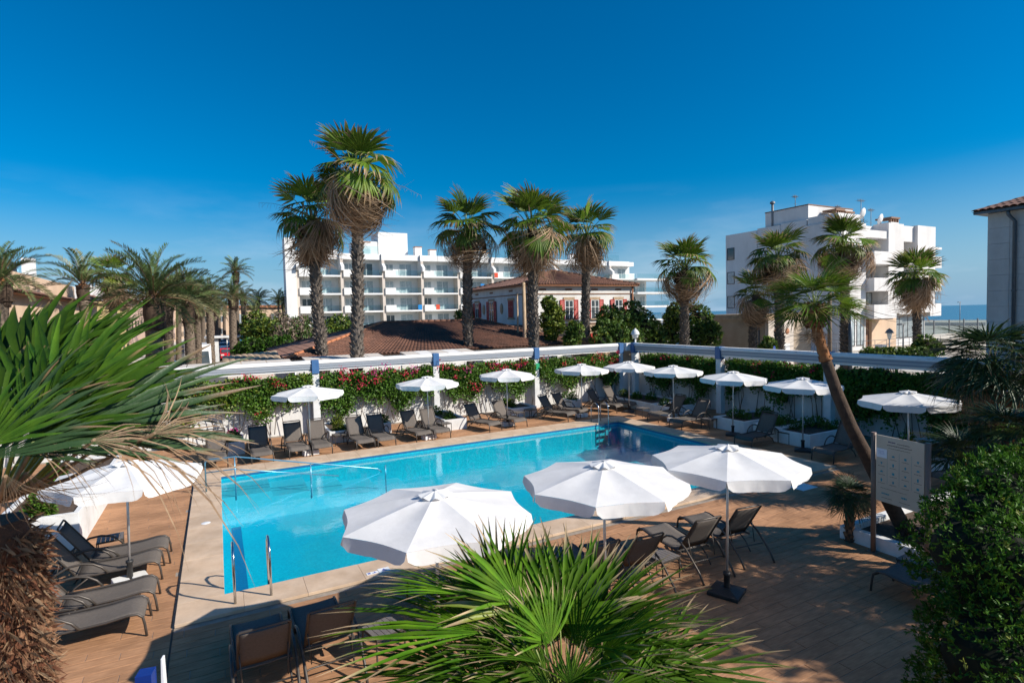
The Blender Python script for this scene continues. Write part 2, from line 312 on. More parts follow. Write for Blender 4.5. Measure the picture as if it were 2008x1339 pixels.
def rdir(n_): 
    v = rng.normal(size=(n_,3)); return v/np.linalg.norm(v, axis=1, keepdims=True)

# ================================================================== SETTING
# ground sheet with a hole where the hotel terrace stands
def frame_quads(mb, X0, X1, Y0, Y1, x0, x1, y0, y1, z):
    mb.quad((X0,Y0,z),(X1,Y0,z),(X1,y0,z),(X0,y0,z)); mb.quad((X0,y1,z),(X1,y1,z),(X1,Y1,z),(X0,Y1,z))
    mb.quad((X0,y0,z),(x0,y0,z),(x0,y1,z),(X0,y1,z)); mb.quad((x1,y0,z),(X1,y0,z),(X1,y1,z),(x1,y1,z)); return mb
struct('ground', frame_quads(MB('ground_pale'), -2500, 205, -400, 5000, -7.9, 21.4, -1.9, 25.4, -.03))
mb = MB('sea'); mb.quad((200,-3000,-.6),(9000,-3000,-.6),(9000,9000,-.6),(200,9000,-.6)); struct('sea', mb)
mb = MB('asphalt'); mb.quad((-8.3,30,-.02),(4.5,30,-.02),(4.5,320,-.02),(-8.3,320,-.02)); struct('street', mb)
mb = MB('concrete'); mb.box(4.5,46,-.03,6.6,320,.1); mb.box(-9.95,30,-.03,-8.3,320,.1); struct('pavement', mb)
mb = MB('concrete'); mb.quad((22,26,-.021),(60,26,-.021),(60,29.9,-.021),(22,29.9,-.021)); mb.quad((44,-10,-.018),(58,-10,-.018),(58,25.9,-.018),(44,25.9,-.018)); struct('paved_lane', mb)
# terrace slab (grout colour shows in the joints between the planks) round the pool
CX0, CX1, CY0, CY1 = -.78, 15.93, 9.93, 20.02          # outer edge of coping
PX0, PX1, PY0, PY1 = -.10, 15.20, 10.62, 19.12         # water
struct('terrace_slab', frame_quads(MB('grout'), -7.9, 21.4, -1.9, 25.4, CX0+.02, CX1-.02, CY0+.02, CY1-.02, -.007))
# planks 1.2 x 0.2 m laid along X; the nearest ones are single pieces
deck = struct('pool_deck', MB('grout').box(-7.9,-1.9,-.2,-7.88,25.4,-.008))
planks = []
y = -1.8; row = 0
while y < 24.3:
    x = -7.9-(row*.42)%1.2
    spans = []
    while x < 20.2:
        a, b_ = x, x+1.2; y0, y1 = y, y+.2
        if y1 > CY0+.05 and y0 < CY1-.05:
            if a < CX0-.02: spans.append((a, min(b_, CX0-.035), y0, y1))
            if b_ > CX1+.02: spans.append((max(a, CX1+.01), b_, y0, y1))
        else: spans.append((a, b_, max(y0, CY1+.01) if y0 > 15 and y0 < CY1 else y0, min(y1, CY0-.01) if y0 < CY0 and y1 > CY0 else y1))
        x += 1.2
    planks += [s for s in spans if s[1]-s[0] > .08 and s[3]-s[2] > .03]
    y += .2; row += 1
def inview(p):
    v = Vector(p)-Vector((0,0,CAMZ)); d = v.dot(fw)
    return d > 1 and abs(v.dot(rt2)/d) < 1004/FPX and abs(v.dot(up2)/d) < 675/FPX
key = [(0 if inview(((s[0]+s[1])/2,(s[2]+s[3])/2,0)) else 1, ahead(((s[0]+s[1])/2,(s[2]+s[3])/2,0)), s) for s in planks]
key.sort(key=lambda k: k[:2])
def plank_mb(mb, x0, y0, x1, y1):
    g = .003; c = .0035; x0 += g; x1 -= g; y0 += g; y1 -= g
    vs = [(x0,y0,-.012),(x1,y0,-.012),(x1,y1,-.012),(x0,y1,-.012),(x0+c,y0+c,0),(x1-c,y0+c,0),(x1-c,y1-c,0),(x0+c,y1-c,0)]
    return mb.add(vs, [(4,5,6,7),(0,1,5,4),(1,2,6,5),(2,3,7,6),(3,0,4,7)])
pm = {}
for k, (iv, d, s) in enumerate(key[:300]):
    kk = (round(s[1]-s[0],3), round(s[3]-s[2],3))
    if kk not in pm: pm[kk] = plank_mb(MB('plank'), 0, 0, *kk).mesh('plank')
    link('plank', pm[kk], deck, (s[0], s[2], 0))
rest = MB('plank')
for iv, d, s in key[300:]: plank_mb(rest, s[0], s[2], s[1], s[3])
tag(rest.obj('plank_mass', deck), kind='stuff')
MAT['plank'].node_tree.nodes  # colour varies per piece
# drain line beside the left edge of the coping
struct('drain_channel', MB('drain_dark').box(CX0-.032,-1.5,-.03,CX0-.004,CY0,.002))
# coping: single stone slabs
cop = struct('pool_coping', MB('grout').box(CX0+.03,CY0+.03,-.02,PX0-.03,CY1-.03,.02).box(PX1+.03,CY0+.03,-.02,CX1-.03,CY1-.03,.02).box(PX0-.03,CY0+.03,-.02,PX1+.03,PY0-.03,.02).box(PX0-.03,PY1+.03,-.02,PX1+.03,CY1-.03,.02))
def slabs(x0, x1, y0, y1, nx, ny):
    dx, dy = (x1-x0)/nx, (y1-y0)/ny; me = MB('coping_stone').box(.0015,.0015,.0,dx-.0015,dy-.0015,.055).mesh('slab', bev=.006)
    for i in range(nx):
        for j in range(ny): link('slab', me, cop, (x0+i*dx, y0+j*dy, random.uniform(0,.001)))
slabs(CX0, CX1, CY0, PY0+.02, 17, 1); slabs(CX0, CX1, PY1-.02, CY1, 17, 1); slabs(CX0, PX0+.02, PY0+.02, PY1-.02, 1, 9); slabs(PX1-.02, CX1, PY0+.02, PY1-.02, 1, 9)
# basin, steps, water
FZ = -1.0
mb = MB('pool_tile', 'pool_tile_dark', 'pool_tile_pale')
mb.quad((PX0,PY0,FZ),(PX1,PY0,FZ),(PX1,PY1,FZ),(PX0,PY1,FZ))
for a, b_ in (((PX0,PY0),(PX1,PY0)),((PX1,PY0),(PX1,PY1)),((PX1,PY1),(PX0,PY1)),((PX0,PY1),(PX0,PY0))): mb.quad((*a,FZ),(*b_,FZ),(*b_,0),(*a,0))
mb.box(.12,PY0+.3,FZ-.1,.36,17.2,FZ+.004,1)
for bx0,by0,bx1,by1 in ((PX0,PY1-.006,PX1,PY1-.002),(PX1-.006,PY0,PX1-.002,PY1),(PX0+.002,PY0,PX0+.006,PY1),(PX0,PY0+.002,PX1,PY0+.006)): mb.box(bx0,by0,-.07,bx1,by1,.0,1)
basin = struct('pool_basin', mb, fix=False)
st = MB('pool_tile_pale')
for i in range(5): st.box(PX0+.002, 17.45+.001*i, FZ+.001, 1.2+i*1.05, PY1-.002-.001*i, -.2-i*.17)
st.obj('pool_steps', basin)
wv = MB('pool_water'); wv.quad((PX0,PY0,-.1),(PX1,PY0,-.1),(PX1,PY1,-.1),(PX0,PY1,-.1)); struct('pool_water', wv, fix=False)
# depth plaque set on the near coping: pictogram tile and figure tile
pl = thing('depth_plaque', 'white depth tile with a small dark pictogram on the near coping', 'sign', (2.38,10.12,.057), .03); pl.scale = (.8,.8,1)
MB('plaque_white').box(.08,-.10,0,.34,.12,.004).obj('tile', pl); MB('plaque_white').box(-.20,-.07,0,.07,.05,.004).obj('tile', pl)
g = MB('plaque_blue').prism([(.15,-.04),(.27,-.04),(.21,.08)],'z',.004,.006); g.box(-.17,-.045,.004,-.11,.03,.006); g.box(-.07,-.045,.004,.02,-.02,.006); g.box(-.02,-.02,.004,.0,.03,.006); g.obj('print', pl)
pl2 = thing('skimmer_lid', 'small round white skimmer lid let into the left coping', 'lid', (-.42,14.7,.057)); MB('plaque_white').lathe([(0,.005),(.09,.005),(.1,0)],14).obj('cover', pl2)
pl3 = thing('skimmer_lid', 'white square lid on the deck beside the nearest-right parasol', 'lid', (13.5,9.3,.002)); MB('plaque_white').box(-.3,-.2,0,.3,.2,.01).obj('cover', pl3)

# ================================================================== PERIMETER
BY, RX = 24.45, 20.2
w1 = thing('perimeter_wall', 'long low white rendered wall behind the bougainvillea across the far side', 'wall', (0,BY+.25,0)); MB('wall_white').box(-7.5,0,-.05,20.9,.2,1.95).obj('wall_body', w1, bev=.01)
w2 = thing('perimeter_wall', 'shaded low white wall along the right side of the pool terrace', 'wall', (RX+.3,0,0)); MB('wall_white').box(.38,-1,-.05,.58,BY+.2,1.95).obj('wall_body', w2, bev=.01)
def beam(name_, parent, L_):      # profiled white gutter beam along +x, length L_, top at z=0, front at y<0
    mb = MB('beam_paint','groove_grey')
    mb.prism([(-.16,-.10),(-.12,0),(.16,0),(.16,-.44),(-.08,-.44),(-.08,-.36),(-.12,-.355),(-.12,-.25),(-.135,-.245),(-.135,-.14),(-.16,-.135)],'x',0,L_)
    mb.box(.01,-.1405,-.243,L_-.01,-.1,-.142,1)
    mb.box(.01,-.126,-.353,L_-.01,-.1,-.262,1)
    return mb.obj(name_, parent)
def post(parent, p, rz):
    o = MB('white_paint').box(-.14,-.14,-.1,.14,.14,2.5).obj('post', parent, p, rz, bev=.012)
    MB('blue_paint').box(-.142,-.20,2.5,.142,.16,3.06).obj('cap', o, bev=.012)
    mb = MB('navy_paint')
    for k in range(3): mb.box(-.30+k*.05,-.10,2.74-k*.07,-.144,.1,2.80-k*.07)
    mb.obj('bracket', o); return o
pg = thing('pergola_frame', 'white gutter beam on blue-topped posts along the far side', 'pergola', (0,BY,0))
xs = [-7.2,-1.83,3.55,8.85,14.22,19.6]
for x in xs: post(pg, (x,0,0), 0)
for a, b_ in zip(xs[:-1], xs[1:]):
    o = beam('beam', pg, b_-a-.30); o.location = (a+.15,0,3.04)
pg2 = thing('pergola_frame', 'white gutter beam on blue-topped posts along the shaded right side', 'pergola', (RX,0,0))
ys = [24.0,18.1,12.95,7.7,2.4]
for y in ys: post(pg2, (.12,y,0), -math.pi/2)
for a, b_ in zip(ys[:-1], ys[1:]):
    o = beam('beam', pg2, a-b_-.30); o.location = (.12,a-.15,3.04); o.rotation_euler = (0,0,-math.pi/2)
MB('beam_paint').box(-.30,.20,2.62,.24,.50,3.035).obj('corner_beam', pg2, (0,24,0))

def hedge_section(x0, x1, z0, z1, depth, n_, yellow, red, label, loc, rz, sparse=.5, seed=0, pink=0):
    """flowering climber on the wall: leaf mass thick at the top, thinning to bare stems below"""
    r = np.random.default_rng(seed); root = thing('bougainvillea', label, 'climbing plant', loc, rz, 'bougainvillea trained along the perimeter wall')
    Lx = x1-x0
    ph = r.uniform(0,6.28,6)
    def low(x): return z0+.35*np.sin(x*2.3+ph[0])+.22*np.sin(x*5.1+ph[1])+.1*np.sin(x*9+ph[2])
    def topz(x): return z1+.05*np.sin(x*3+ph[3])+.04*np.sin(x*8+ph[4])
    x = r.uniform(x0,x1,n_); u = r.beta(1.25,.95,n_); lo_ = low(x); z = lo_-sparse*r.random(n_)**2+(topz(x)-lo_)*u
    bulge = depth*(.75+.25*np.sin(x*1.9+ph[5])*np.cos(z*3.1))
    y = -bulge*(r.beta(2.2,.9,n_)); y = np.where(z > z1-.12, -bulge*r.random(n_), y)
    P = np.stack([x,y,z],1); D = r.normal(size=(n_,3))*[1,.8,.7]+[0,-.5,-.15]; Nn = r.normal(size=(n_,3))*.6+[0,-.8,.7]
    sz = r.uniform(.07,.135,n_); V, F = leaves(P, D, Nn, sz, sz*.72)
    mi = (r.random(n_) < yellow*(0.4+.9*(np.sin(x*1.3+ph[2])>0))).astype(int)
    link('foliage', np_mesh('foliage', V, F, ['hedge_leaf','hedge_leaf_yellow'], mi), root)
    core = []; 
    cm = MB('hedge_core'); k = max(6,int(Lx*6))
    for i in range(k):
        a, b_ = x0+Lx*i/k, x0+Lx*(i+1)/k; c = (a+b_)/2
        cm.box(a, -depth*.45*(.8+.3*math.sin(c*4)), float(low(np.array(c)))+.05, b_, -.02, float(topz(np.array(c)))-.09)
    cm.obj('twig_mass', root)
    sm = MB('twig')
    for i in range(int(Lx*3.2)):
        xa = r.uniform(x0,x1); xb = xa+r.normal()*.35; xb = min(max(xb,x0),x1); zt = float(low(np.array(xb)))+.3
        sm.tube([(xa,-.1,.1),((xa+xb)/2+r.normal()*.08,-.12,zt*.5),(xb,-.12-r.random()*.15,zt)], [.018,.013,.006], 5)
    sm.obj('stems', root)
    nc = int(red*Lx*.55)
    if nc:
        fx = r.uniform(x0,x1,nc); fz = np.where(r.random(nc)<.6, topz(fx)-r.random(nc)*.35, low(fx)+.1+(topz(fx)-low(fx))*r.random(nc)); fy = -depth*(.75+.35*r.random(nc))
        big = r.random(nc)**2.2; cnt = (3+big*46).astype(int); idx = np.repeat(np.arange(nc), cnt); q = len(idx)
        P = np.stack([fx,fy,fz],1)[idx]+r.normal(size=(q,3))*(.04+.14*big[idx])[:,None]*[1,.5,.8]
        s_ = r.uniform(.045,.085,q); V, F = leaves(P, r.normal(size=(q,3)), r.normal(size=(q,3))*.5+[0,-1,.4], s_, s_*.9)
        mi = (np.repeat(r.random(nc)<pink, cnt)).astype(int)
        link('flowers', np_mesh('flowers', V, F, ['flower_red','flower_pink'], mi), root)
    return root
sec = [(-1.65,3.38,.35,5,'bougainvillea stretch with yellowish leaves, left of the far parasols',1.35),(3.72,8.68,.03,11,'bougainvillea stretch full of red blossom between the first two far posts',1.15),(9.02,14.05,.03,11,'bougainvillea stretch between the middle far posts, red along its top',1.25),(14.4,19.4,.06,5,'bougainvillea stretch ending at the far corner, few red blossoms',1.35)]
for i, (a, b_, ye, re_, lb, zl) in enumerate(sec): hedge_section(0, b_-a, zl, 2.5, .52, 9500, ye, re_, lb, (a,BY+.18,0), 0, seed=i, pink=.12)
hedge_section(0, 5.2, 1.3, 2.5, .5, 5000, .35, 4, 'bougainvillea stretch half hidden behind the big left palm leaves', (-7.0,BY+.18,0), 0, seed=9, pink=.4)
secr = [(23.6,18.3,'dark bougainvillea stretch with dim red blossom at the shaded corner',4,1.2),(17.9,13.15,'shaded bougainvillea stretch behind the pair of dark loungers',2.5,1.4),(12.75,7.9,'dense dark green creeper stretch behind the leaning palm',.6,1.0),(7.5,2.6,'dense dark creeper stretch ending behind the shaggy right palm',.3,.9)]
for i, (a, b_, lb, re_, zl) in enumerate(secr): hedge_section(0, a-b_, zl, 2.52, .55, 9500, .05, re_, lb, (RX+.62,a,0), -math.pi/2, seed=20+i)

# low white planters in front of the wall, with low plants
def low_plants(parent, x0, x1, y0, y1, z, n_, seed, h=.35, matn='hedge_leaf', mat2='hedge_leaf_yellow', frac=.2):
    r = np.random.default_rng(seed); k = max(2,int((x1-x0)*2.2)); cs = np.stack([r.uniform(x0+.1,x1-.1,k), r.uniform(y0+.1,y1-.1,k), np.full(k,z)],1)
    ci = r.integers(0,k,n_); d = r.normal(size=(n_,3)); d[:,2] = abs(d[:,2]); d /= np.linalg.norm(d,axis=1,keepdims=True); P = cs[ci]+d*r.random((n_,1))**.4*[.26,.26,h]
    s_ = r.uniform(.06,.12,n_); V, F = leaves(P, d+r.normal(size=(n_,3))*.5, r.normal(size=(n_,3))*.5+[0,0,1], s_, s_*.55)
    return link('plants', np_mesh('plants', V, F, [matn, mat2], ((r.random(k)<frac)[ci]).astype(int)), parent)
def planter(label, x0, x1, y0, y1, h, seed, n_=500, frac=.3, ph=.35, mat2='hedge_leaf_yellow'):
    root = thing('planter', label, 'planter', ((x0+x1)/2,(y0+y1)/2,0), 0, 'white planters round the pool terrace'); a, b_ = (x1-x0)/2, (y1-y0)/2; t_ = .1
    MB('white_paint').box(-a,-b_,-.02,a,-b_+t_,h).box(-a,b_-t_,-.02,a,b_,h).box(-a,-b_+t_,-.02,-a+t_,b_-t_,h).box(a-t_,-b_+t_,-.02,a,b_-t_,h).obj('box_wall', root, bev=.008)
    MB('soil').box(-a+t_,-b_+t_,0,a-t_,b_-t_,h-.06).obj('soil', root)
    low_plants(root, -a+t_, a-t_, -b_+t_, b_-t_, h-.06, n_, seed, ph, frac=frac, mat2=mat2); return root
planter('white planter with yellow-green plants beside the first far post', 3.62, 4.5, 21.9, 24.1, .45, 1, 700, .6)
planter('low white planter between the fourth and fifth far loungers', 5.75, 6.2, 22.6, 24.1, .42, 12, 300, .2)
planter('white planter jutting out beside the second far parasol', 8.15, 9.15, 21.6, 24.1, .45, 2, 600, .1)
planter('white planter with yellowish shrubs beside the third far parasol', 11.75, 13.1, 22.5, 24.1, .45, 3, 900, .8)
planter('white planter near the far swimming pool ladder', 15.35, 15.9, 22.9, 24.1, .45, 4, 500, .2)
planter('white planter at the far left end with pink flowers', -.4, .7, 22.0, 24.1, .45, 5, 700, .4, mat2='flower_pink')
planter('long shaded white planter in the far right corner', 17.9, 19.9, 20.0, 23.2, .42, 6, 900, .1)
planter('shaded white planter behind the pair of dark loungers', 17.75, 19.9, 18.75, 19.95, .42, 7, 700, .1)
planter('shaded white planter beside the dark side table', 17.55, 19.9, 14.5, 16.0, .46, 8, 900, .1)
planter('shaded white planter behind the lone dark lounger', 17.9, 19.9, 13.4, 14.4, .40, 16, 600, .1)
planter('shaded white planter jutting out under the large right parasol', 17.4, 19.9, 11.75, 13.15, .46, 9, 900, .05)
planter('shaded white planter behind the leaning palm trunk', 17.6, 19.9, 7.6, 9.6, .46, 10, 900, .05, .6)
planter('long white sunlit planter along the left edge of the deck', -4.2, -2.75, 14.6, 20.6, .78, 11, 1800, .35, .5, 'flower_pink')

# ================================================================== POOL FITTINGS
def ladder(name, label, p, rz, h=.92, gap=.55, rungs=True):
    root = thing(name, label, 'ladder', p, rz)   # local +y points into the water
    for s in (-.5,.5):
        MB('steel').tube([(s*gap,-.42,0),(s*gap,-.42,h*.62),(s*gap,-.40,h*.80),(s*gap,-.30,h*.94),(s*gap,-.14,h),(s*gap,.0,h*.96),(s*gap,.10,h*.84),(s*gap,.13,h*.66),(s*gap,.13,.1),(s*gap,.13,-.9)],.021,10).obj('handrail', root)
    if rungs:
        for k in range(3): MB('steel').box(-gap/2+.02,.08,-.3-k*.25,gap/2-.02,.18,-.27-k*.25).obj('step', root)
    return root
ladder('pool_ladder','pair of steel grab rails standing on the near left coping',(.35,10.60,.055),0)
ladder('pool_ladder','steel pool ladder at the far right corner of the water',(14.35,19.15,.055),math.pi,.85,.5)
rl = thing('stair_railing','pale blue double railing sloping down over the pool steps','railing',(0,17.45,0))
MB('rail_blue').tube([(-.45,0,.05),(-.45,0,.86),(-.38,0,.94),(.3,0,.93),(4.3,0,-.02),(4.42,0,-.14)],.02,8).obj('handrail', rl)
MB('rail_blue').tube([(-.45,0,.58),(.25,0,.58),(3.1,0,-.06)],.016,8).obj('handrail', rl)
for x, z0, z1 in ((2.3,-.6,.45),(4.55,-.9,.06),(.28,-.3,.93)): MB('rail_blue').tube([(x,.0,z0),(x,.0,z1)],.018,8).obj('post', rl)

# ================================================================== PARASOLS
def panel_mesh():
    V = []; nr, na = 7, 8; R0, R1 = .10, 1.22
    for i in range(nr+1):
        for j in range(na+1):
            f = i/nr; a = R(45)*(j/na-.5); s = math.sin(math.pi*j/na)
            edge = R0+(R1-R0)*f; rr = edge*math.cos(R(22.5))/math.cos(a)
            rr -= .05*s*f*f                                   # edge drawn in between the ribs
            z = -.215*f**1.10-.024*s*math.sin(math.pi*min(1,f*1.02))   # cloth sags between ribs
            V.append((rr*math.cos(a), rr*math.sin(a), z))
    Fq = [(i*(na+1)+j,(i+1)*(na+1)+j,(i+1)*(na+1)+j+1,i*(na+1)+j+1) for i in range(nr) for j in range(na)]
    return np_mesh('canopy_panel', V, Fq, ['canvas'], smooth=True)
def valance_mesh(seed):
    V = []; r = random.Random(seed); na, nz_ = 12, 4; R1 = 1.22
    for i in range(nz_+1):
        for j in range(na+1):
            f = i/nz_; t_ = j/na; a = R(45)*(t_-.5); s = math.sin(math.pi*t_)
            inset = (1-min(1,8*min(t_,1-t_)))*.35*f            # rounded lower corners, slit at the ribs
            a2 = a*(1-inset*.12); rr = R1*math.cos(R(22.5))/math.cos(a2)-.05*s+.022*f+.008*f*math.sin(j*2.1+seed)
            drop = .165*f*(1-.45*(1-min(1,7*min(t_,1-t_)))**2)
            V.append((rr*math.cos(a2), rr*math.sin(a2), -.215-drop-.002))
    Fq = [(i*(na+1)+j,(i+1)*(na+1)+j,(i+1)*(na+1)+j+1,i*(na+1)+j+1) for i in range(nz_) for j in range(na)]
    return np_mesh('valance', V, Fq, ['canvas'], smooth=True)
pan = panel_mesh(); vals = [valance_mesh(k) for k in range(3)]
def cap_mesh():
    V = [(0,0,.05)]; n_ = 48
    for k in range(4):
        f = (k+1)/4
        for j in range(n_):
            a = 2*math.pi*j/n_; wv_ = math.cos(8*a); rr = f*(.20+.018*wv_); V.append((rr*math.cos(a), rr*math.sin(a), .05-.055*f**1.5+.020*f*f*wv_))
    q = [(1+k*n_+j,1+(k+1)*n_+j,1+(k+1)*n_+(j+1)%n_,1+k*n_+(j+1)%n_) for k in range(3) for j in range(n_)]
    me = bpy.data.meshes.new('vent_cap'); me.from_pydata(V,[],q+[(0,1+j,1+(j+1)%n_) for j in range(n_)]); me.materials.append(MAT['canvas']); me.polygons.foreach_set('use_smooth',[True]*len(me.polygons)); me.update(); return me
capm = cap_mesh()
ribm = MB('pole_steel').tube([(.06,0,-.03),(1.2,0,-.235)],.009,5).mesh('rib'); strm = MB('pole_steel').tube([(.05,0,-.55),(.62,0,-.14)],.007,5).mesh('strut')
def parasol(label, x, y, hub=2.46, rz=0, base='black', tilt=None):
    root = thing('parasol', label, 'parasol', (x,y,0), rz, 'white parasols round the pool')
    q_ = random.Random(int(x*100)); root.rotation_euler = (q_.uniform(-.018,.018), q_.uniform(-.018,.018), rz)
    for k in range(8):
        a = k*math.pi/4+math.pi/8
        p = link('canopy_panel', pan, root, (0,0,hub-.03), a); link('valance', vals[(k*2+int(x*3))%3], p)
        rb = link('rib', ribm, root, (0,0,hub-.05), a+math.pi/8); link('strut', strm, rb)
    link('vent_cap', capm, root, (0,0,hub-.02), rz+.1)
    MB('pole_steel').tube([(0,0,.06),(0,0,hub+.04)],.021,10).obj('pole', root)
    if base == 'black':
        b_ = MB('black_plastic'); b_.add([(-.25,-.25,0),(.25,-.25,0),(.25,.25,0),(-.25,.25,0),(-.25,-.25,.06),(.25,-.25,.06),(.25,.25,.06),(-.25,.25,.06),(-.08,-.08,.11),(.08,-.08,.11),(.08,.08,.11),(-.08,.08,.11)],[(3,2,1,0),(0,1,5,4),(1,2,6,5),(2,3,7,6),(3,0,4,7),(4,5,9,8),(5,6,10,9),(6,7,11,10),(7,4,8,11),(8,9,10,11)])
        b_.obj('base', root, bev=.012, rz=.5); MB('black_plastic').lathe([(.05,.1),(.05,.3),(.062,.31),(.062,.36),(.03,.37)],12).obj('sleeve', root)
    else:
        mb = MB('white_paint'); mb.box(-.26,-.16,0,-.02,.16,.17); mb.box(.02,-.16,0,.26,.16,.17); mb.obj('base', root, bev=.015); MB('black_plastic').lathe([(.05,.12),(.045,.42),(.06,.43),(.06,.47),(.03,.48)],12).obj('sleeve', root)
    return root
parasol('leftmost parasol of the far row, in front of the first post', 2.73, 20.55, 2.42, .1, 'white')
parasol('second parasol of the far row, in front of the blossoming hedge', 7.12, 20.6, 2.42, .25, 'white')
parasol('third parasol of the far row, beside the green notice', 10.85, 21.15, 2.42, .0, 'white')
parasol('fourth parasol of the far row, before the bare wall', 14.6, 21.0, 2.42, .15, 'white')
parasol('small parasol in the far right corner by the pool ladder', 17.15, 20.75, 2.40, .3, 'black')
parasol('parasol over the pair of dark loungers on the right', 17.2, 17.85, 2.40, .1, 'white')
parasol('parasol in front of the post in the middle of the shaded right row', 17.05, 14.62, 2.40, .2, 'black')
parasol('parasol behind the leaning palm trunk', 16.98, 11.72, 2.42, .1, 'black')
parasol('parasol partly hidden by the shaggy right palm', 16.75, 8.4, 2.36, .0, 'black')
parasol('nearest parasol, partly covered by the foreground fan palm', 2.36, 6.68, 2.48, .18, 'black')
parasol('middle one of the three large near parasols', 4.98, 6.63, 2.48, .05, 'black')
parasol('right one of the three large near parasols, on a black base', 7.32, 6.42, 2.47, -.08, 'black')
parasol('parasol over the four loungers at left, under the palm leaves', -1.58, 12.0, 2.25, .3, 'white')

# ================================================================== LOUNGERS AND SIDE TABLES
def make_lounger():
    root = thing('sun_lounger', 'x', 'sun lounger', group='sun loungers set out round the pool')
    W = .33; H = .36
    # seat sling with the rolled foot end (profile along x, sweeps the width)
    prof = [(.70,H-.01),(.9,H-.03),(1.2,H-.035),(1.5,H-.02),(1.75,H+.015),(1.86,H+.01),(1.93,H-.03),(1.955,H-.09)]
    def sheet(name, prof, w, mat, th=.012, sag=0):
        mb = MB(mat); na = 6; k = len(prof); vs = []
        for off in (0,-th):
            for (x,z) in prof:
                for j in range(na+1):
                    yy = -w+2*w*j/na; vs.append((x,yy,z+off-sag*math.sin(math.pi*j/na)))
        n1 = k*(na+1); fs = []
        for i in range(k-1):
            for j in range(na):
                a = i*(na+1)+j; fs.append((a,a+1,a+na+2,a+na+1)); fs.append((n1+a,n1+a+na+1,n1+a+na+2,n1+a+1))
        for i in range(k-1): a = i*(na+1); fs.append((a,a+na+1,n1+a+na+1,n1+a)); a += na; fs.append((a,n1+a,n1+a+na+1,a+na+1))
        for j in range(na): fs.append((j,n1+j,n1+j+1,j+1)); a = (k-1)*(na+1)+j; fs.append((a,a+1,n1+a+1,n1+a))
        mb.add(vs, fs, 0, True); return mb
    sheet('seat', prof, W-.012, 'sling', sag=.014).obj('seat_sling', root)
    for s in (-1,1): MB('frame_metal').tube([(.62,s*W,H-.02),(1.0,s*W,H-.03),(1.5,s*W,H-.02),(1.76,s*W,H+.01),(1.88,s*W,H),(1.945,s*W,H-.06),(1.965,s*W,H-.16),(1.985,s*W,0)],.019,7).obj('side_rail', root)
    # backrest, hinged at x=.72
    ang = R(56); ca, sa = math.cos(ang), math.sin(ang); bx = lambda t_, o_=0: (.72-t_*ca+o_*sa, H+t_*sa+o_*ca)
    bf = MB('frame_metal'); P0, P1 = bx(.0), bx(.78)
    bf.tube([(P0[0],-W+.035,P0[1]),(P1[0],-W+.035,P1[1]),(P1[0]-.01,-W+.06,P1[1]+.02),(P1[0]-.01,W-.06,P1[1]+.02),(P1[0],W-.035,P1[1]),(P0[0],W-.035,P0[1])],.018,6)
    bo = bf.obj('backrest', root)
    pr = [bx(t_) for t_ in (.03,.2,.4,.6,.76)]; sheet('b', pr, W-.045, 'sling', sag=.012).obj('back_sling', bo)
    for s in (-1,1):
        MB('frame_metal').tube([(1.18,s*(W+.022),H-.02),(1.10,s*(W+.03),H+.09),(.98,s*(W+.035),H+.175),(.82,s*(W+.035),H+.215),(.64,s*(W+.035),H+.20),(.46,s*(W+.035),H+.11),(.28,s*(W+.03),H-.05),(.12,s*(W+.025),.16),(.02,s*(W+.02),0)],.02,7).obj('arm_leg', root)
        MB('frame_metal').tube([(P0[0]-.22,s*(W-.05),H+.28),(.42,s*(W-.07),H-.09)],.009,5).obj('support_strut', root)
        MB('frame_metal').tube([(.95,s*(W-.01),H-.03),(.70,s*(W-.01),.16),(.58,s*(W-.01),.0)],.014,6).obj('leg', root)
    MB('frame_metal').tube([(.30,-W-.02,.27),(.36,-W+.05,.25),(.36,W-.05,.25),(.30,W+.02,.27)],.012,6).obj('cross_bar', root)
    MB('frame_metal').tube([(.72,-W,H-.02),(.72,W,H-.02)],.014,6).obj('hinge_bar', root)
    return root
proto = None
def lounger(label, x, y, rz):     # (x,y) is the middle of the rear feet; the lounger runs along +x turned by rz
    global proto
    if proto is None: proto = make_lounger(); o = proto; o.location = (x,y,0); o.rotation_euler = (0,0,rz); o['label'] = label; return o
    return dup(proto, (x,y,0), rz, label)
D90 = math.pi/2
for lb, x, y, a in (('leftmost far lounger, behind the dry palm tips',1.12,22.1,-D90+.02),('far lounger just left of the leftmost far parasol pole',2.27,22.15,-D90+.03),('far lounger just right of the leftmost far parasol pole',3.12,22.15,-D90-.02),
    ('far lounger right of the yellow-green planter',4.46,22.05,-D90+.05),('far lounger touching its right neighbour before the red blossom',5.27,22.05,-D90+.03),('far lounger just left of the second far parasol pole',6.62,22.2,-D90+.10),('far lounger just right of the second far parasol pole',7.45,22.2,-D90+.05),
    ('far lounger turned towards the corner, left of the third far parasol',9.35,22.25,-D90+.28),('far lounger just right of the third far parasol pole',10.75,22.35,-D90+.18),('turned far lounger left of the fourth far parasol pole',13.0,22.3,-D90+.38),('far lounger half hidden behind the fourth far parasol pole',14.0,22.7,-D90+.34),
    ('dark lounger behind the far pool ladder',16.0,22.75,-D90+.40),('dark lounger in the far right corner under the small parasol',17.2,22.9,-D90+.25),('lounger at the far left behind the pool stair railing',-.2,22.2,-D90)): lounger(lb, x, y, a)
for lb, x, y, a in (('dark shaded lounger left of the pole of the right pair',18.4,18.35,math.pi+.03),('dark shaded lounger right of the pole of the right pair',18.1,16.75,math.pi+.05),('lone dark lounger turned towards the water on the right',17.75,13.35,math.pi+.12),('dark lounger beside the leaning palm trunk',18.2,10.75,math.pi+.1),('dark lounger behind the notice board',18.2,7.3,math.pi)): lounger(lb, x, y, a)
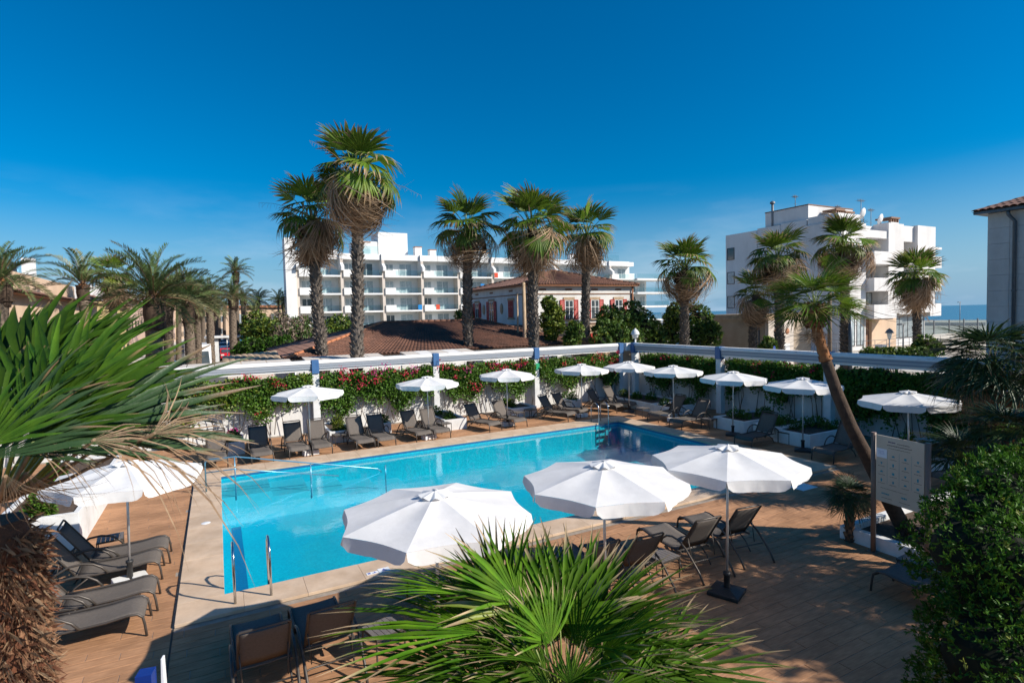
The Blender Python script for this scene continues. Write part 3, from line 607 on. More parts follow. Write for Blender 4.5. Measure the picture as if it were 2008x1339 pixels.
for lb, x, y, a in (('near lounger seen from behind, leftmost of the front row',.36,6.98,D90+.02),('near lounger seen from behind, beside the slatted table',1.17,7.05,D90+.03),('near lounger under the nearest parasol, behind palm leaves',2.95,6.95,D90),('near lounger behind the fan palm tips',3.85,6.95,D90),
    ('near lounger left of the middle near parasol pole',5.35,6.85,D90-.05),('near lounger just right of the middle near parasol pole',6.15,6.7,D90-.05),('near lounger left of the black parasol base',7.55,6.75,D90-.08),('rightmost near lounger with its back to the viewer',8.62,6.78,D90-.12)): lounger(lb, x, y, a)
for lb, x, y, a in (('left lounger farthest from the viewer, by the long planter',-3.0,13.0,0.03),('left lounger second farthest, its back in shade',-3.08,12.3,0.02),('left lounger just nearer than the parasol pole',-3.05,11.0,0.02),('left lounger nearest the viewer, beside the fibrous trunk',-3.12,10.25,0.0),('lounger half hidden behind the big dark bush at right',9.75,3.3,D90)): lounger(lb, x, y, a)
def side_table(label, x, y, rz=0, s=.45, h=.40):
    root = thing('side_table', label, 'side table', (x,y,0), rz, 'slatted side tables beside the loungers'); k = 6; a = s/2; wd = s/k
    for i in range(k): MB('table_top').box(-a+i*wd+.004,-a+.012,h-.015,-a+(i+1)*wd-.004,a-.012,h).obj('slat', root)
    MB('frame_metal').box(-a,-a,h-.035,a,-a+.012,h-.004).box(-a,a-.012,h-.035,a,a,h-.004).box(-a+.002,-a+.012,h-.045,-a+.02,a-.012,h-.017).box(a-.02,-a+.012,h-.045,a-.002,a-.012,h-.017).obj('table_frame', root)
    for sx in (-1,1):
        for sy in (-1,1): MB('frame_metal').box(sx*a-.018 if sx>0 else -a+.001,(a-.036) if sy>0 else -a+.014,0,sx*a-.001 if sx>0 else -a+.018,(a-.014) if sy>0 else -a+.036,h-.046).obj('leg', root)
    return root
for lb, x, y, a in (('slatted side table beside the near loungers, partly under palm leaves',1.88,7.62,.25),('side table between the right near loungers',6.82,7.4,.1),('side table left of the second far parasol planter',8.05,21.35,.1),('side table right of the third far parasol',11.75,21.9,.2),('side table beside the yellowish shrubs by the fourth far parasol',12.6,22.2,.15),('dark side table beside the shaded planter on the right',17.3,16.0,.1),('side table between the far left loungers',3.92,21.6,.1),('dark side table beside the lone lounger',17.6,12.75,.1),('side table beyond the left loungers',-2.1,13.75,.1),('side table beside the big dark bush',10.35,5.05,.05),('dark side table beside the corner planter',16.9,19.5,.1)): side_table(lb, x, y, a)

# ================================================================== PALMS
def fan_mesh(name, mat, nseg=24, Rr=1.0, spread=200, split=.5, pet=.9, petr=.014, bend=.5, droop=.25, tipdroop=.6, cup=.12, fold=.5, thin=1.0, seed=0, petmat='petiole_green', jag=.12, messy=0.0):
    """fan leaf: petiole along +x, then pleated blade whose segments split and droop towards the tips"""
    r = np.random.default_rng(seed); V = []; F = []; UV = []; MI = []
    if pet > 0:
        k = 4; base = len(V)
        for i in range(k+1):
            x = pet*i/k; z = .06*math.sin(math.pi*i/k)
            for j in range(3):
                a = 2*math.pi*j/3; rr = petr*(1.3-.5*i/k); V.append((x, rr*math.cos(a), z+rr*math.sin(a))); UV.append((0,0))
        for i in range(k):
            for j in range(3): F.append((base+i*3+j, base+i*3+(j+1)%3, base+(i+1)*3+(j+1)%3, base+(i+1)*3+j)); MI.append(1)
    cb, sb = math.cos(bend), math.sin(bend); da = R(spread)/nseg
    ts = [.03,.28,split,split+(1-split)*.35,split+(1-split)*.7,1.0]
    for s in range(nseg):
        a = R(-spread/2)+da*(s+.5)+r.normal()*da*messy*2; Ln = Rr*(.72+.28*math.cos(a*.62))*(1+r.normal()*jag*.5); v_ = r.random(); td = tipdroop*(1+r.normal()*.35); dr = droop*(1+r.normal()*messy*3)
        d = (math.cos(a), math.sin(a)); lt = (-math.sin(a), math.cos(a)); base = len(V); side = r.normal()*.12*(1+messy*4)
        for i, t_ in enumerate(ts):
            rad = t_*Ln; hw = math.tan(da/2)*split*Ln*1.03*(t_/split if t_ <= split else max(.03,(1-t_)/(1-split))**.75)*thin
            ex = max(0, t_-split*.8); z0 = -dr*t_*t_*Ln-td*ex*ex*Ln; rad2 = rad-td*ex**2*.30*Ln; z0 += cup*(1-math.cos(a))*rad
            px_, py_ = d[0]*rad2+lt[0]*side*ex*Ln, d[1]*rad2+lt[1]*side*ex*Ln
            for q, e in ((-1, fold), (0, 0), (1, fold)):
                x, y, z = px_+lt[0]*hw*q*(1-.25*fold), py_+lt[1]*hw*q*(1-.25*fold), z0+hw*e
                V.append((pet+x*cb+z*sb, y, -x*sb+z*cb)); UV.append((t_, v_))
        for i in range(len(ts)-1):
            for q in (0,1): F.append((base+i*3+q, base+(i+1)*3+q, base+(i+1)*3+q+1, base+i*3+q+1)); MI.append(0)
    return np_mesh(name, V, F, [mat, petmat], MI, UV)
def frond_mat(d, upv, roll=0):
    x = Vector(d).normalized(); y = Vector(upv).cross(x)
    if y.length < 1e-4: y = Vector((0,1,0))
    y.normalize(); z = x.cross(y); m_ = Matrix((x,y,z)).transposed(); return m_ @ Matrix.Rotation(roll,3,'X')
def frond(root, name, me, pos, az, el, roll=0, s=1.0):
    d = (math.cos(el)*math.cos(az), math.cos(el)*math.sin(az), math.sin(el)); o = link(name, me, root)
    upv = (0,0,1) if abs(el) < 1.45 else (-math.cos(az),-math.sin(az),0)
    m4 = (frond_mat(d, upv, roll)*s).to_4x4(); m4.translation = Vector(pos); o.matrix_basis = m4; return o
GA = 2.399963
WG = [fan_mesh('frond','fan_green',20,1.08,165+15*k,.62,.95,.022,.40+.28*k,.20,.62,.06,.42,thin=1.05,seed=k) for k in range(3)]+[fan_mesh('frond','fan_green',18,1.0,150,.60,.98,.022,1.0,.3,.7,-.10,.5,seed=7)]
WT = [fan_mesh('frond','fan_green',19,1.10,135+20*k,.62,1.0,.022,.06+.12*k,.10,.40,.12,.45,thin=1.05,seed=80+k) for k in range(2)]
WY = fan_mesh('frond','fan_yellow',24,1.0,190,.55,.95,.02,.9,.35,.9,.0,.5,seed=3,petmat='stalk_brown')
WD = [fan_mesh('dry_frond','fan_dry',17,1.25,100,.38,.85,.018,.95+.25*k,.50,.9,-.1,.6,thin=.8,seed=10+k,petmat='stalk_brown',messy=.2,jag=.3) for k in range(3)]
def trunk_mesh(name, path, r0, r1, mat, boots=0, bootlen=.16, bootw=.11, out=.07, seed=0, n_=14, mat2=None, bootmat=None):
    """path: list of Vectors from base to top; tapering trunk with the stubs of old leaf bases standing off it"""
    r = random.Random(seed); mb = MB(mat, bootmat or mat); k = 18
    P = [Vector(p) for p in path]
    def pt(t_):
        f = t_*(len(P)-1); i = min(int(f), len(P)-2); return P[i].lerp(P[i+1], f-i)
    rad = lambda t_: r0+(r1-r0)*t_+.35*r0*max(0,1-t_*9)**2
    mb.tube([pt(i/k) for i in range(k+1)], [rad(i/k)*(1+.04*r.uniform(-1,1)) for i in range(k+1)], n_)
    for b_ in range(boots):
        t_ = (b_+r.random()*.8)/boots; a = b_*GA+r.uniform(-.15,.15); c = pt(t_); rr = rad(t_); L_ = bootlen*r.uniform(.7,1.3); wd = bootw*r.uniform(.8,1.2); o_ = out*r.uniform(.5,1.4)
        n1 = Vector((math.cos(a),math.sin(a),0)); tg = Vector((-math.sin(a),math.cos(a),0)); q = c+n1*rr*.93
        mb.add([q-tg*wd*.6-Vector((0,0,L_*.5)), q+tg*wd*.6-Vector((0,0,L_*.5)), q+n1*o_+tg*wd*.33+Vector((0,0,L_*.6)), q+n1*o_-tg*wd*.33+Vector((0,0,L_*.6)), q+Vector((0,0,L_*.35))+tg*wd*.3, q+Vector((0,0,L_*.35))-tg*wd*.3],
               [(0,1,2,3),(1,4,2),(0,3,5),(3,2,4,5)], 1)
    return mb.mesh(name, fix=False)
def thatch_mesh(h, r_, n_, seed):
    r = np.random.default_rng(seed); V = []; F = []
    for i in range(n_):
        a = r.uniform(0,6.283); z = -h*r.random()**1.2*.75; rr = r_*(1.0-.35*abs(z)/h)*r.uniform(.55,1.05); L_ = r.uniform(.25,.55); wd = r.uniform(.03,.07); b_ = len(V)
        n1 = np.array([math.cos(a),math.sin(a),0]); tg = np.array([-math.sin(a),math.cos(a),0])
        p = n1*rr+np.array([0,0,z]); V += [p-tg*wd*.5, p+tg*wd*.5, p+n1*.06-np.array([0,0,L_*.5])+tg*wd*.6, p+n1*.03-np.array([0,0,L_])+tg*r.normal()*.05]
        F.append((b_,b_+1,b_+2,b_+3))
    return np_mesh('skirt', np.array(V), F, ['thatch','fan_dry'], (r.random(len(F))<.22).astype(int))
def fan_palm(label, hub, foot, D, s=1.0, ng=30, nd=20, seed=0, skirt=1.3, r0=.34, r1=.22, stalks=4, lowest=-.45, gmeshes=None, boots=420, skr=.62):
    H = at(hub[0],hub[1],D); B = at(foot[0],foot[1],D); f = (H.z+.1)/(H.z-B.z); base = H+(B-H)*f
    root = thing('fan_palm', label, 'palm tree', (base.x,base.y,0), 0, 'tall fan palms beyond the terrace wall'); h = Vector((H.x-base.x,H.y-base.y,H.z)); r = random.Random(seed)
    mid = h*.5+Vector((r.uniform(-.15,.15),r.uniform(-.15,.15),0))
    link('trunk', trunk_mesh('trunk',[Vector((0,0,-.1)),h*.25+(mid-h*.5)*.6,mid,h*.77+(mid-h*.5)*.5,h],r0*.86,r1*.86,'bark_grey',boots,.22,.16,.14,seed), root)
    for i in range(ng):
        f_ = (i+.5)/ng; el = 1.48-(1.48-(lowest+.42))*f_**.95+r.uniform(-.2,.2); az = i*GA+r.uniform(-.25,.25)+seed
        me = WT[r.randrange(2)] if f_ < .36 else (WY if (f_ > .66 and r.random() < .30) else WG[r.randrange(3) if f_ < .75 else 3])
        frond(root,'frond',me,h+Vector((math.cos(az)*.08,math.sin(az)*.08,-.45*f_)),az,el,r.uniform(-.45,.45),s*r.uniform(.8,1.15))
    nd = int(nd*1.15)
    for i in range(nd):
        f_ = (i+.5)/nd; el = .25-1.3*f_**.95+r.uniform(-.3,.3); az = i*GA*1.3+seed*2+r.uniform(-.3,.3)
        frond(root,'dry_frond',WD[r.randrange(3)],h+Vector((math.cos(az)*.14,math.sin(az)*.14,-.35-.5*f_)),az,el,r.uniform(-.6,.6),s*r.uniform(.75,1.35))
    link('skirt', thatch_mesh(skirt, skr*s, 620, seed), root, h+Vector((0,0,-.30)))
    for i in range(stalks):
        az = seed+i*2.1+r.uniform(-.4,.4); L_ = s*r.uniform(1.7,2.5); e = r.uniform(.1,.7); u = Vector((math.cos(az),math.sin(az),0))
        pts = [h+u*L_*t_+Vector((0,0,L_*(t_*math.sin(e)-.35*t_*t_))) for t_ in (0,.25,.5,.75,1)]; mb = MB('stalk_brown'); mb.tube(pts,[.018,.016,.013,.010,.006],4)
        for q in range(8):
            p = pts[4].lerp(pts[2], q/9); mb.tube([p,p+Vector((r.normalvariate(0,.1),r.normalvariate(0,.1),-.16-.12*r.random()))],[.006,.003],3)
        mb.obj('flower_stalk', root)
    return root
fan_palm('shorter of the two close fan palms, leaning left with a ragged brown skirt',(612,430),(634,690),31.5,1.28,24,46,1,1.9,.36,.24,4,-.5)
fan_palm('tallest fan palm, rising in front of the white hotel',(700,352),(697,690),29,1.43,30,40,2,1.9,.37,.25,5,-.5,skr=.7)
fan_palm('fan palm third from left, over the left slope end of the dark tiled roof',(917,450),(920,680),36,1.28,26,25,3,1.4,.37,.25,4,-.45)
fan_palm('broad fan palm with a long brown skirt at the corner of the red-shuttered house',(1043,452),(1047,672),35,1.47,32,37,4,2.0,.36,.26,4,-.55,skr=.7)
fan_palm('fan palm in front of the sunlit wall with red shutters',(1150,462),(1148,662),40,1.31,26,27,5,1.7,.36,.25,3,-.4)
fan_palm('fan palm standing alone before the open sea',(1343,527),(1342,668),41,1.31,30,27,6,1.5,.34,.24,4,-.35)
fan_palm('fan palm in front of the shaded apartment wall, above a shorter one',(1525,507),(1528,690),41,1.31,27,25,7,1.5,.34,.25,3,-.4)
fan_palm('short ragged fan palm in front of the beige garage',(1483,580),(1480,680),43,1.09,18,31,8,1.6,.30,.22,3,-.5)
fan_palm('fan palm above the leaning palm, against the apartment corner',(1655,482),(1657,690),41,1.34,30,27,9,1.7,.34,.25,3,-.5)
fan_palm('fan palm with a round brown skirt at the sunny right end of the apartments',(1796,548),(1798,676),46,1.34,32,33,10,1.6,.32,.22,0,-.35,skr=.85)
fan_palm('distant fan palm between the two feathery palms at left',(222,548),(222,640),50,1.22,24,21,12,1.3,.32,.24,2,-.3)

def pinnate_mesh(name, mat, Ln=3.2, nl=30, droop=.55, leafl=.46, vee=.55, seed=0):
    r = np.random.default_rng(seed); V = []; F = []; MI = []
    def c(t_): return np.array([Ln*(t_-.16*droop*t_**3), 0, Ln*(.10*t_-droop*t_**2.4*.62)])
    k = 10; 
    for i in range(k+1):
        p = c(i/k); w_ = .035*(1-i/k)+.006
        V += [p+[0,w_,0], p+[0,0,-w_*.8], p+[0,-w_,0]]
    for i in range(k):
        for q in (0,1): F.append((i*3+q,i*3+q+1,(i+1)*3+q+1,(i+1)*3+q)); MI.append(1)
    for i in range(nl):
        t_ = .14+.86*(i+.5)/nl; p = c(t_); tn = c(min(1,t_+.02))-c(t_-.02); tn /= np.linalg.norm(tn); L_ = leafl*(.55+.6*math.sin(math.pi*min(1,t_*.95+.05))**.7)*(1+r.normal()*.08)
        for sd in (-1,1):
            up_ = np.array([-tn[2],0,tn[0]]); d = tn*.72+np.array([0,sd*.80,0])+up_*(vee+r.normal()*.18); d /= np.linalg.norm(d); wd = .062
            sv = np.cross(d,up_); sv /= np.linalg.norm(sv); b_ = len(V); m1 = p+d*L_*.5; tip = p+d*L_-np.array([0,0,.10*L_])
            V += [p, m1+sv*wd*.5, tip, m1-sv*wd*.5]; F.append((b_,b_+1,b_+2,b_+3)); MI.append(0)
    return np_mesh(name, V, F, [mat,'stalk_brown'], MI)
PG = [pinnate_mesh('frond','date_green',3.2,32,.45+.2*k,seed=k) for k in range(3)]; PO = [pinnate_mesh('frond','date_olive',3.2,30,.7+.25*k,seed=5+k) for k in range(2)]
def date_palm(label, hub, foot, D, ln=3.0, n_=34, seed=0, tr=.30, low=-.35, head=.5, far=False):
    H = at(hub[0],hub[1],D); B = at(foot[0],foot[1],D); f = (H.z+.1)/(H.z-B.z); base = H+(B-H)*f; s = ln/3.2
    root = thing('date_palm', label, 'palm tree', (base.x,base.y,0), 0, 'feathery date palms along the street'); h = Vector((H.x-base.x,H.y-base.y,H.z)); r = random.Random(seed)
    link('trunk', trunk_mesh('trunk',[Vector((0,0,-.1)),h*.5+Vector((r.uniform(-.12,.12),0,0)),h],tr*1.05,tr*.9,'bark_date',60 if far else 260,.15,.14,.05,seed,10), root)
    if head:
        k = 1.35 if not far else 1.15
        bh = MB('bark_brown'); bh.tube([h+Vector((0,0,z*head)) for z in (-2.6,-1.9,-1.0,-.35,.05,.25)],[tr*.95,tr*1.12,tr*k,tr*k*.92,tr*.6,tr*.25],12); o = bh.obj('boot_head', root)
        link('boots', trunk_mesh('boots',[h-Vector((0,0,head*2.0)),h-Vector((0,0,head*.8)),h-Vector((0,0,head*.1))],tr*1.08,tr*k*.95,'bark_brown',150,.17,.12,.07,seed+3,10), o)
        link('orange_bases', trunk_mesh('orange_bases',[h-Vector((0,0,head*.45)),h-Vector((0,0,head*.2)),h+Vector((0,0,.02))],tr*k*.8,tr*.55,'bark_brown',46,.24,.09,.10,seed+4,10,bootmat='bark_orange'), o)
    for i in range(n_):
        f_ = (i+.5)/n_; el = 1.4-(1.4-low)*f_**.9+r.uniform(-.12,.12); az = i*GA+seed+r.uniform(-.2,.2)
        frond(root,'frond',(PG[r.randrange(3)] if r.random() > .35*f_+.1 else PO[r.randrange(2)]),h,az,el,r.uniform(-.5,.5),s*r.uniform(.85,1.1))
    return root
date_palm('feathery palm cut by the left edge of the photo',(3,552),(5,640),28,2.5,34,1,.32,-.3)
date_palm('feathery palm with stiff upright fronds in front of the pink roof terrace',(162,560),(165,640),40,3.1,20,2,.30,.1)
date_palm('largest feathery palm with wide arching fronds and a thick boot head',(302,585),(304,660),36,3.9,44,3,.50,-.25,1.0)
date_palm('feathery palm just behind the largest one',(331,575),(332,660),45,2.9,26,4,.36,-.2)
date_palm('feathery palm nearest the white van, thick rough trunk',(368,592),(373,706),43,3.0,40,5,.36,-.3,.8)
date_palm('feathery palm close behind its neighbour at the white van',(385,600),(387,706),46,2.6,28,6,.28,-.2)
date_palm('feathery palm between the van and the white kiosk',(411,585),(415,706),50,2.7,30,7,.32,.0)
date_palm('feathery palm right of the red car, shorter of two',(457,585),(459,695),56,2.4,34,8,.36,-.1)
date_palm('slender taller feathery palm right of the red car',(462,535),(466,690),62,2.3,28,9,.28,-.3)
date_palm('dark feathery palm silhouette beside the green bush',(477,588),(479,640),85,2.8,26,10,.42,-.4,.3,True)
date_palm('far bushy feathery palm in front of the cream villa',(506,590),(506,640),92,2.8,30,11,.3,-.5,.3,True)
date_palm('low far palm at the foot of the cream villa',(499,612),(499,640),84,2.2,24,12,.3,-.3,.3,True)
date_palm('thin far palm at the edge of the white hotel',(546,590),(547,640),86,2.2,24,13,.16,-.4,.2,True)
for i, (px_, py_, D, lb) in enumerate(((428,598,105,'farther street palm above the parked cars, left of the far pair'),(440,603,118,'farther street palm above the parked cars, right of the far pair'),(396,585,75,'farther street palm behind the van trunks'),(422,612,95,'low farther street palm beside the kiosk'),(349,560,70,'farther street palm above the tiled roofs'),(556,596,100,'far palm just in front of the hotel side wall'))):
    date_palm(lb,(px_,py_),(px_+1,660),D,3.0,24,20+i,.3,-.4,.3,True)

# ---- palms standing on the terrace
CH = [fan_mesh('frond','fan_green_fore',24,1.0,s_,.48,0,.01,.1,.04+.03*k,.10,.16,.5,thin=.95,seed=30+k,jag=.16,messy=.06) for k, s_ in enumerate((150,190,120,100))]
CY_ = fan_mesh('frond','fan_yellow',16,1.0,140,.5,0,.01,.1,.1,.2,.1,.55,thin=.95,seed=39,jag=.16)
CT = [fan_mesh('frond','fan_dark',26,1.0,210,.40,.75,.010,.30+.2*k,.10,.30,.10,.5,thin=.85,seed=40+k,jag=.14,messy=.08) for k in range(3)]
CL = [fan_mesh('frond','fan_green',24,1.0,190,.40,.75,.010,.18+.15*k,.06,.18,.10,.5,thin=.85,seed=70+k,jag=.14,messy=.05) for k in range(3)]
CTD = [fan_mesh('dry_frond','fan_dry',18,1.0,120,.32,.6,.010,.8,.5,.8,-.1,.5,thin=.55,seed=45+k,petmat='stalk_brown',messy=.2,jag=.3) for k in range(2)]
LP = [fan_mesh('frond','fan_green_left',21,1.0,s_,.58,0,.01,.05,.06+.05*k,.22,.10,.40,thin=1.05,seed=50+k,jag=.12,messy=.05) for k, s_ in enumerate((170,130,200))]
LPD = [fan_mesh('frond','fan_dry_fore',18,1.0,85,.34,0,.01,.1,.16,.85,.0,.5,thin=.6,seed=56+k,jag=.4,messy=.32) for k in range(2)]
LPM = [fan_mesh('frond','fan_dark',14,1.0,62,.58,0,.01,.1,.12,.35,.0,.4,thin=1.0,seed=60+k,jag=.2,messy=.1) for k in range(2)]
def placed_leaf(root, org, crown, me, base, tip, Db, Dt, roll=0, name='frond', petr=.008, petmat='petiole_green', nrm=None):
    """fan leaf with its blade base and middle tip at given places, joined to the crown by its petiole"""
    b_ = at(base[0],base[1],Db); t_ = at(tip[0],tip[1],Dt); d = t_-b_; s = d.length
    o = link(name, me, root); m3 = frond_mat(d, nrm or (-fw*.55+Vector((0,0,.85))), roll)*s; m4 = m3.to_4x4(); m4.translation = b_-org; o.matrix_basis = m4
    mid = (b_+crown)*.5+Vector((0,0,-.04)); MB(petmat).tube([crown-org,mid-org,b_-org+d*.02],[petr*1.3,petr,petr*.8],5).obj('petiole', root)
    return o
# foreground fan palm, bottom centre
c0 = at(1105,1385,3.95); org = Vector((c0.x,c0.y,0))
fp = thing('fan_palm', 'low green fan palm filling the bottom centre of the view', 'palm tree', org)
link('trunk', trunk_mesh('trunk',[Vector((0,0,-.02)),Vector((.05,0,c0.z*.5)),Vector((0,0,c0.z))],.14,.12,'bark_brown',160,.14,.09,.07,5,bootmat='fibre'), fp)
for (me, b_, t_, Db, Dt, ro) in ((CH[1],(1098,1222),(1082,1012),4.0,4.35,0),(CH[0],(1022,1185),(945,1008),4.0,4.3,.5),(CH[2],(1045,1200),(1000,1040),4.15,4.5,-.5),(CH[2],(965,1160),(868,1072),4.0,4.2,.2),(CH[0],(985,1185),(880,1050),4.1,4.4,-.5),
    (CH[2],(905,1165),(765,1085),3.95,4.15,.75),(CH[2],(1010,1265),(830,1145),3.75,3.9,.3),(CH[3],(945,1240),(668,1128),3.7,3.9,.55),(CH[3],(905,1318),(615,1285),3.5,3.6,.35),(CH[0],(1050,1270),(955,1165),3.7,3.9,.15),
    (CH[0],(1150,1235),(1225,1035),4.1,4.4,-.25),(CH[2],(1160,1240),(1305,1062),4.0,4.3,-.5),(CH[3],(1190,1300),(1395,1148),3.9,4.1,-.6),(CH[2],(1165,1290),(1290,1165),3.8,4.0,-.3),(CH[3],(1290,1325),(1545,1238),3.6,3.75,-.35),(CH[2],(1240,1345),(1440,1290),3.5,3.6,-.2),
    (CH[0],(1075,1335),(970,1262),3.5,3.55,.2),(CH[0],(1120,1345),(1140,1255),3.4,3.5,0),(CH[2],(1000,1345),(840,1290),3.4,3.45,.2),(CH[0],(1180,1365),(1300,1295),3.4,3.5,-.3),(CY_,(1000,1200),(905,1085),3.95,4.15,.4),(CH[2],(1130,1225),(1160,1040),4.25,4.6,.3),(CH[3],(1300,1350),(1500,1340),3.5,3.6,-.4),(CH[3],(960,1350),(690,1345),3.4,3.4,.3),
    (CH[0],(1080,1260),(1040,1130),3.75,3.85,.5),(CH[2],(1130,1270),(1190,1130),3.8,3.9,-.6),(CH[3],(1060,1300),(900,1205),3.55,3.7,.9)):
    placed_leaf(fp, org, c0, me, b_, t_, Db, Dt, ro)
rf_ = random.Random(12)
for i in range(54):
    f_ = (i+.5)/54; el = 1.05-1.35*f_; az = i*GA+.4; d = Vector((math.cos(el)*math.cos(az),math.cos(el)*math.sin(az),math.sin(el))); pl_ = rf_.uniform(.35,.6); h_ = c0-org+Vector((0,0,.02))
    frond(fp,'frond',CH[rf_.randrange(4)],h_+d*pl_,az,el-.15,rf_.uniform(-.7,.7),rf_.uniform(.50,.66)); MB('petiole_green').tube([h_,h_+d*pl_*.5+Vector((0,0,.03)),h_+d*pl_*1.03],[.011,.008,.006],5).obj('petiole', fp)
# foreground palm at left
c1 = at(-8,985,3.05); org1 = Vector((c1.x,c1.y,0))
lp = thing('fan_palm', 'big foreground palm at the left edge with a shaggy fibrous trunk', 'palm tree', org1)
link('trunk', trunk_mesh('trunk',[Vector((0,0,-.02)),Vector((.04,.0,c1.z*.5)),Vector((0,0,c1.z-.1))],.14,.13,'bark_red',0,seed=8,n_=20), lp)
bmesh_boot = MB('leaf_base_tan').add([(-.05,0,-.06),(.05,0,-.06),(.028,.055,.05),(-.028,.055,.05),(.03,.0,.03),(-.03,.0,.03),(.012,.075,.085),(-.012,.075,.085)],[(0,1,2,3),(3,2,6,7),(1,4,2),(0,3,5),(2,4,6),(3,7,5),(7,6,4,5)]).mesh('leaf_base', bev=.004)
rr_ = random.Random(4)
for i in range(230):
    t_ = i/230; a = i*GA; z = .9+(c1.z-1.24)*t_; o = link('leaf_base', bmesh_boot, lp, (math.cos(a)*.125,math.sin(a)*.125,z), 0, (rr_.uniform(-.6,.25),rr_.uniform(-.45,.45),a-math.pi/2+rr_.uniform(-.3,.3))); k = rr_.uniform(.45,.95); o.scale = (k*.62,k*rr_.uniform(.8,1.5),k*1.25)
fm = MB('fibre','bark_red','fan_dry_fore')
for i in range(6500):
    a = rr_.uniform(0,6.283); z = rr_.uniform(.8,c1.z-.17); q = Vector((math.cos(a)*.135,math.sin(a)*.135,z)); d = Vector((math.cos(a+rr_.uniform(-1,1)),math.sin(a+rr_.uniform(-1,1)),rr_.uniform(-1.2,1.0)))*rr_.uniform(.04,.14)
    s_ = Vector((-math.sin(a),math.cos(a),rr_.uniform(-.5,.5)))*rr_.uniform(.0015,.005); fm.add([q-s_,q+s_,q+d*.6+s_*.7,q+d+Vector((0,0,-.03))],[(0,1,2,3)],0 if rr_.random()<.5 else (1 if rr_.random()<.6 else 2))
tag(fm.obj('fibre_mat', lp, fix=False), kind='stuff')
for (me, b_, t_, Db, Dt, ro, pm_) in ((LP[0],(148,792),(335,672),2.9,3.05,.15,0),(LP[1],(120,790),(270,590),3.0,3.3,.25,0),(LP[2],(60,770),(85,548),3.1,3.4,.2,0),(LP[0],(20,750),(25,570),3.2,3.5,-.2,0),(LP[1],(90,780),(170,560),3.2,3.5,-.3,0),(LP[1],(-20,760),(-60,600),3.2,3.4,0,0),
    (LP[0],(110,830),(255,640),2.75,2.85,.6,0),(LP[1],(40,830),(120,640),2.7,2.9,-.5,0),(LP[2],(-10,840),(40,650),2.6,2.8,.3,0),(LP[1],(70,850),(200,680),2.6,2.7,.4,0),(LPM[0],(0,880),(140,700),2.5,2.6,.3,0),(LP[1],(-30,880),(30,730),2.4,2.5,.2,0),
    (LPM[0],(130,835),(400,735),2.7,2.9,.4,0),(LPM[1],(150,855),(470,752),2.6,2.85,.55,0),(LPM[0],(60,870),(330,790),2.5,2.7,.3,0),(LPM[1],(20,890),(240,820),2.45,2.6,.2,0),(LPM[0],(-20,900),(170,780),2.4,2.5,.4,0),(LPM[1],(170,850),(380,800),2.65,2.8,.5,0),
    (LPD[0],(215,858),(525,815),2.65,2.95,.2,1),(LPD[1],(300,850),(470,780),2.6,2.9,.9,1),(LPD[0],(180,862),(420,850),2.5,2.7,.1,1),(LPD[1],(60,880),(230,870),2.45,2.6,.2,1),(LPD[0],(50,925),(120,1050),2.5,2.6,.6,1),(LPD[1],(10,930),(60,1080),2.45,2.5,.3,1)):
    placed_leaf(lp, org1, c1, me, b_, t_, Db, Dt, ro, 'dry_frond' if pm_ else 'frond', .010, 'fan_dry_fore' if pm_ else 'petiole_green')
# leaning palm in the kerbed bed
pth = [at(x,y,d) for x,y,d in ((1778,1046,11.45),(1745,985,11.4),(1702,900,11.35),(1668,835,11.3),(1641,770,11.25),(1619,705,11.2),(1605,660,11.2),(1598,628,11.2))]
org2 = Vector((pth[0].x,pth[0].y,0)); tr_ = thing('fan_palm', 'slim palm leaning left over the pool deck with an orange upper trunk', 'palm tree', org2)
lo_ = [p-org2 for p in pth]
MB('bark_brown').tube([lo_[0]-Vector((0,0,.15))]+lo_[:6],[.175,.155,.14,.13,.12,.112,.10],14).obj('trunk', tr_)
link('ringed_trunk', trunk_mesh('ringed_trunk',[lo_[5].lerp(lo_[4],.02),lo_[6],lo_[7]],.100,.094,'bark_orange',40,.07,.07,.02,3), tr_)
hb = lo_[7]; link('boot_head', trunk_mesh('boot_head',[hb-Vector((0,0,.12)),hb+Vector((0,0,.08)),hb+Vector((0,0,.30))],.125,.18,'bark_brown',110,.12,.08,.09,4,bootmat='fibre'), tr_)
r_ = random.Random(3); hb = hb+Vector((0,0,.25))
for i in range(34):
    f_ = (i+.5)/34; el = 1.4-1.65*f_**.85; az = i*GA+r_.uniform(-.2,.2); frond(tr_,'frond',CL[r_.randrange(3)],hb,az,el,r_.uniform(-.5,.5),r_.uniform(.58,.70))
for i in range(6): frond(tr_,'dry_frond',CTD[i%2],hb-Vector((0,0,.2)),i*1.1+.3,-.8-.1*i,0,.5)
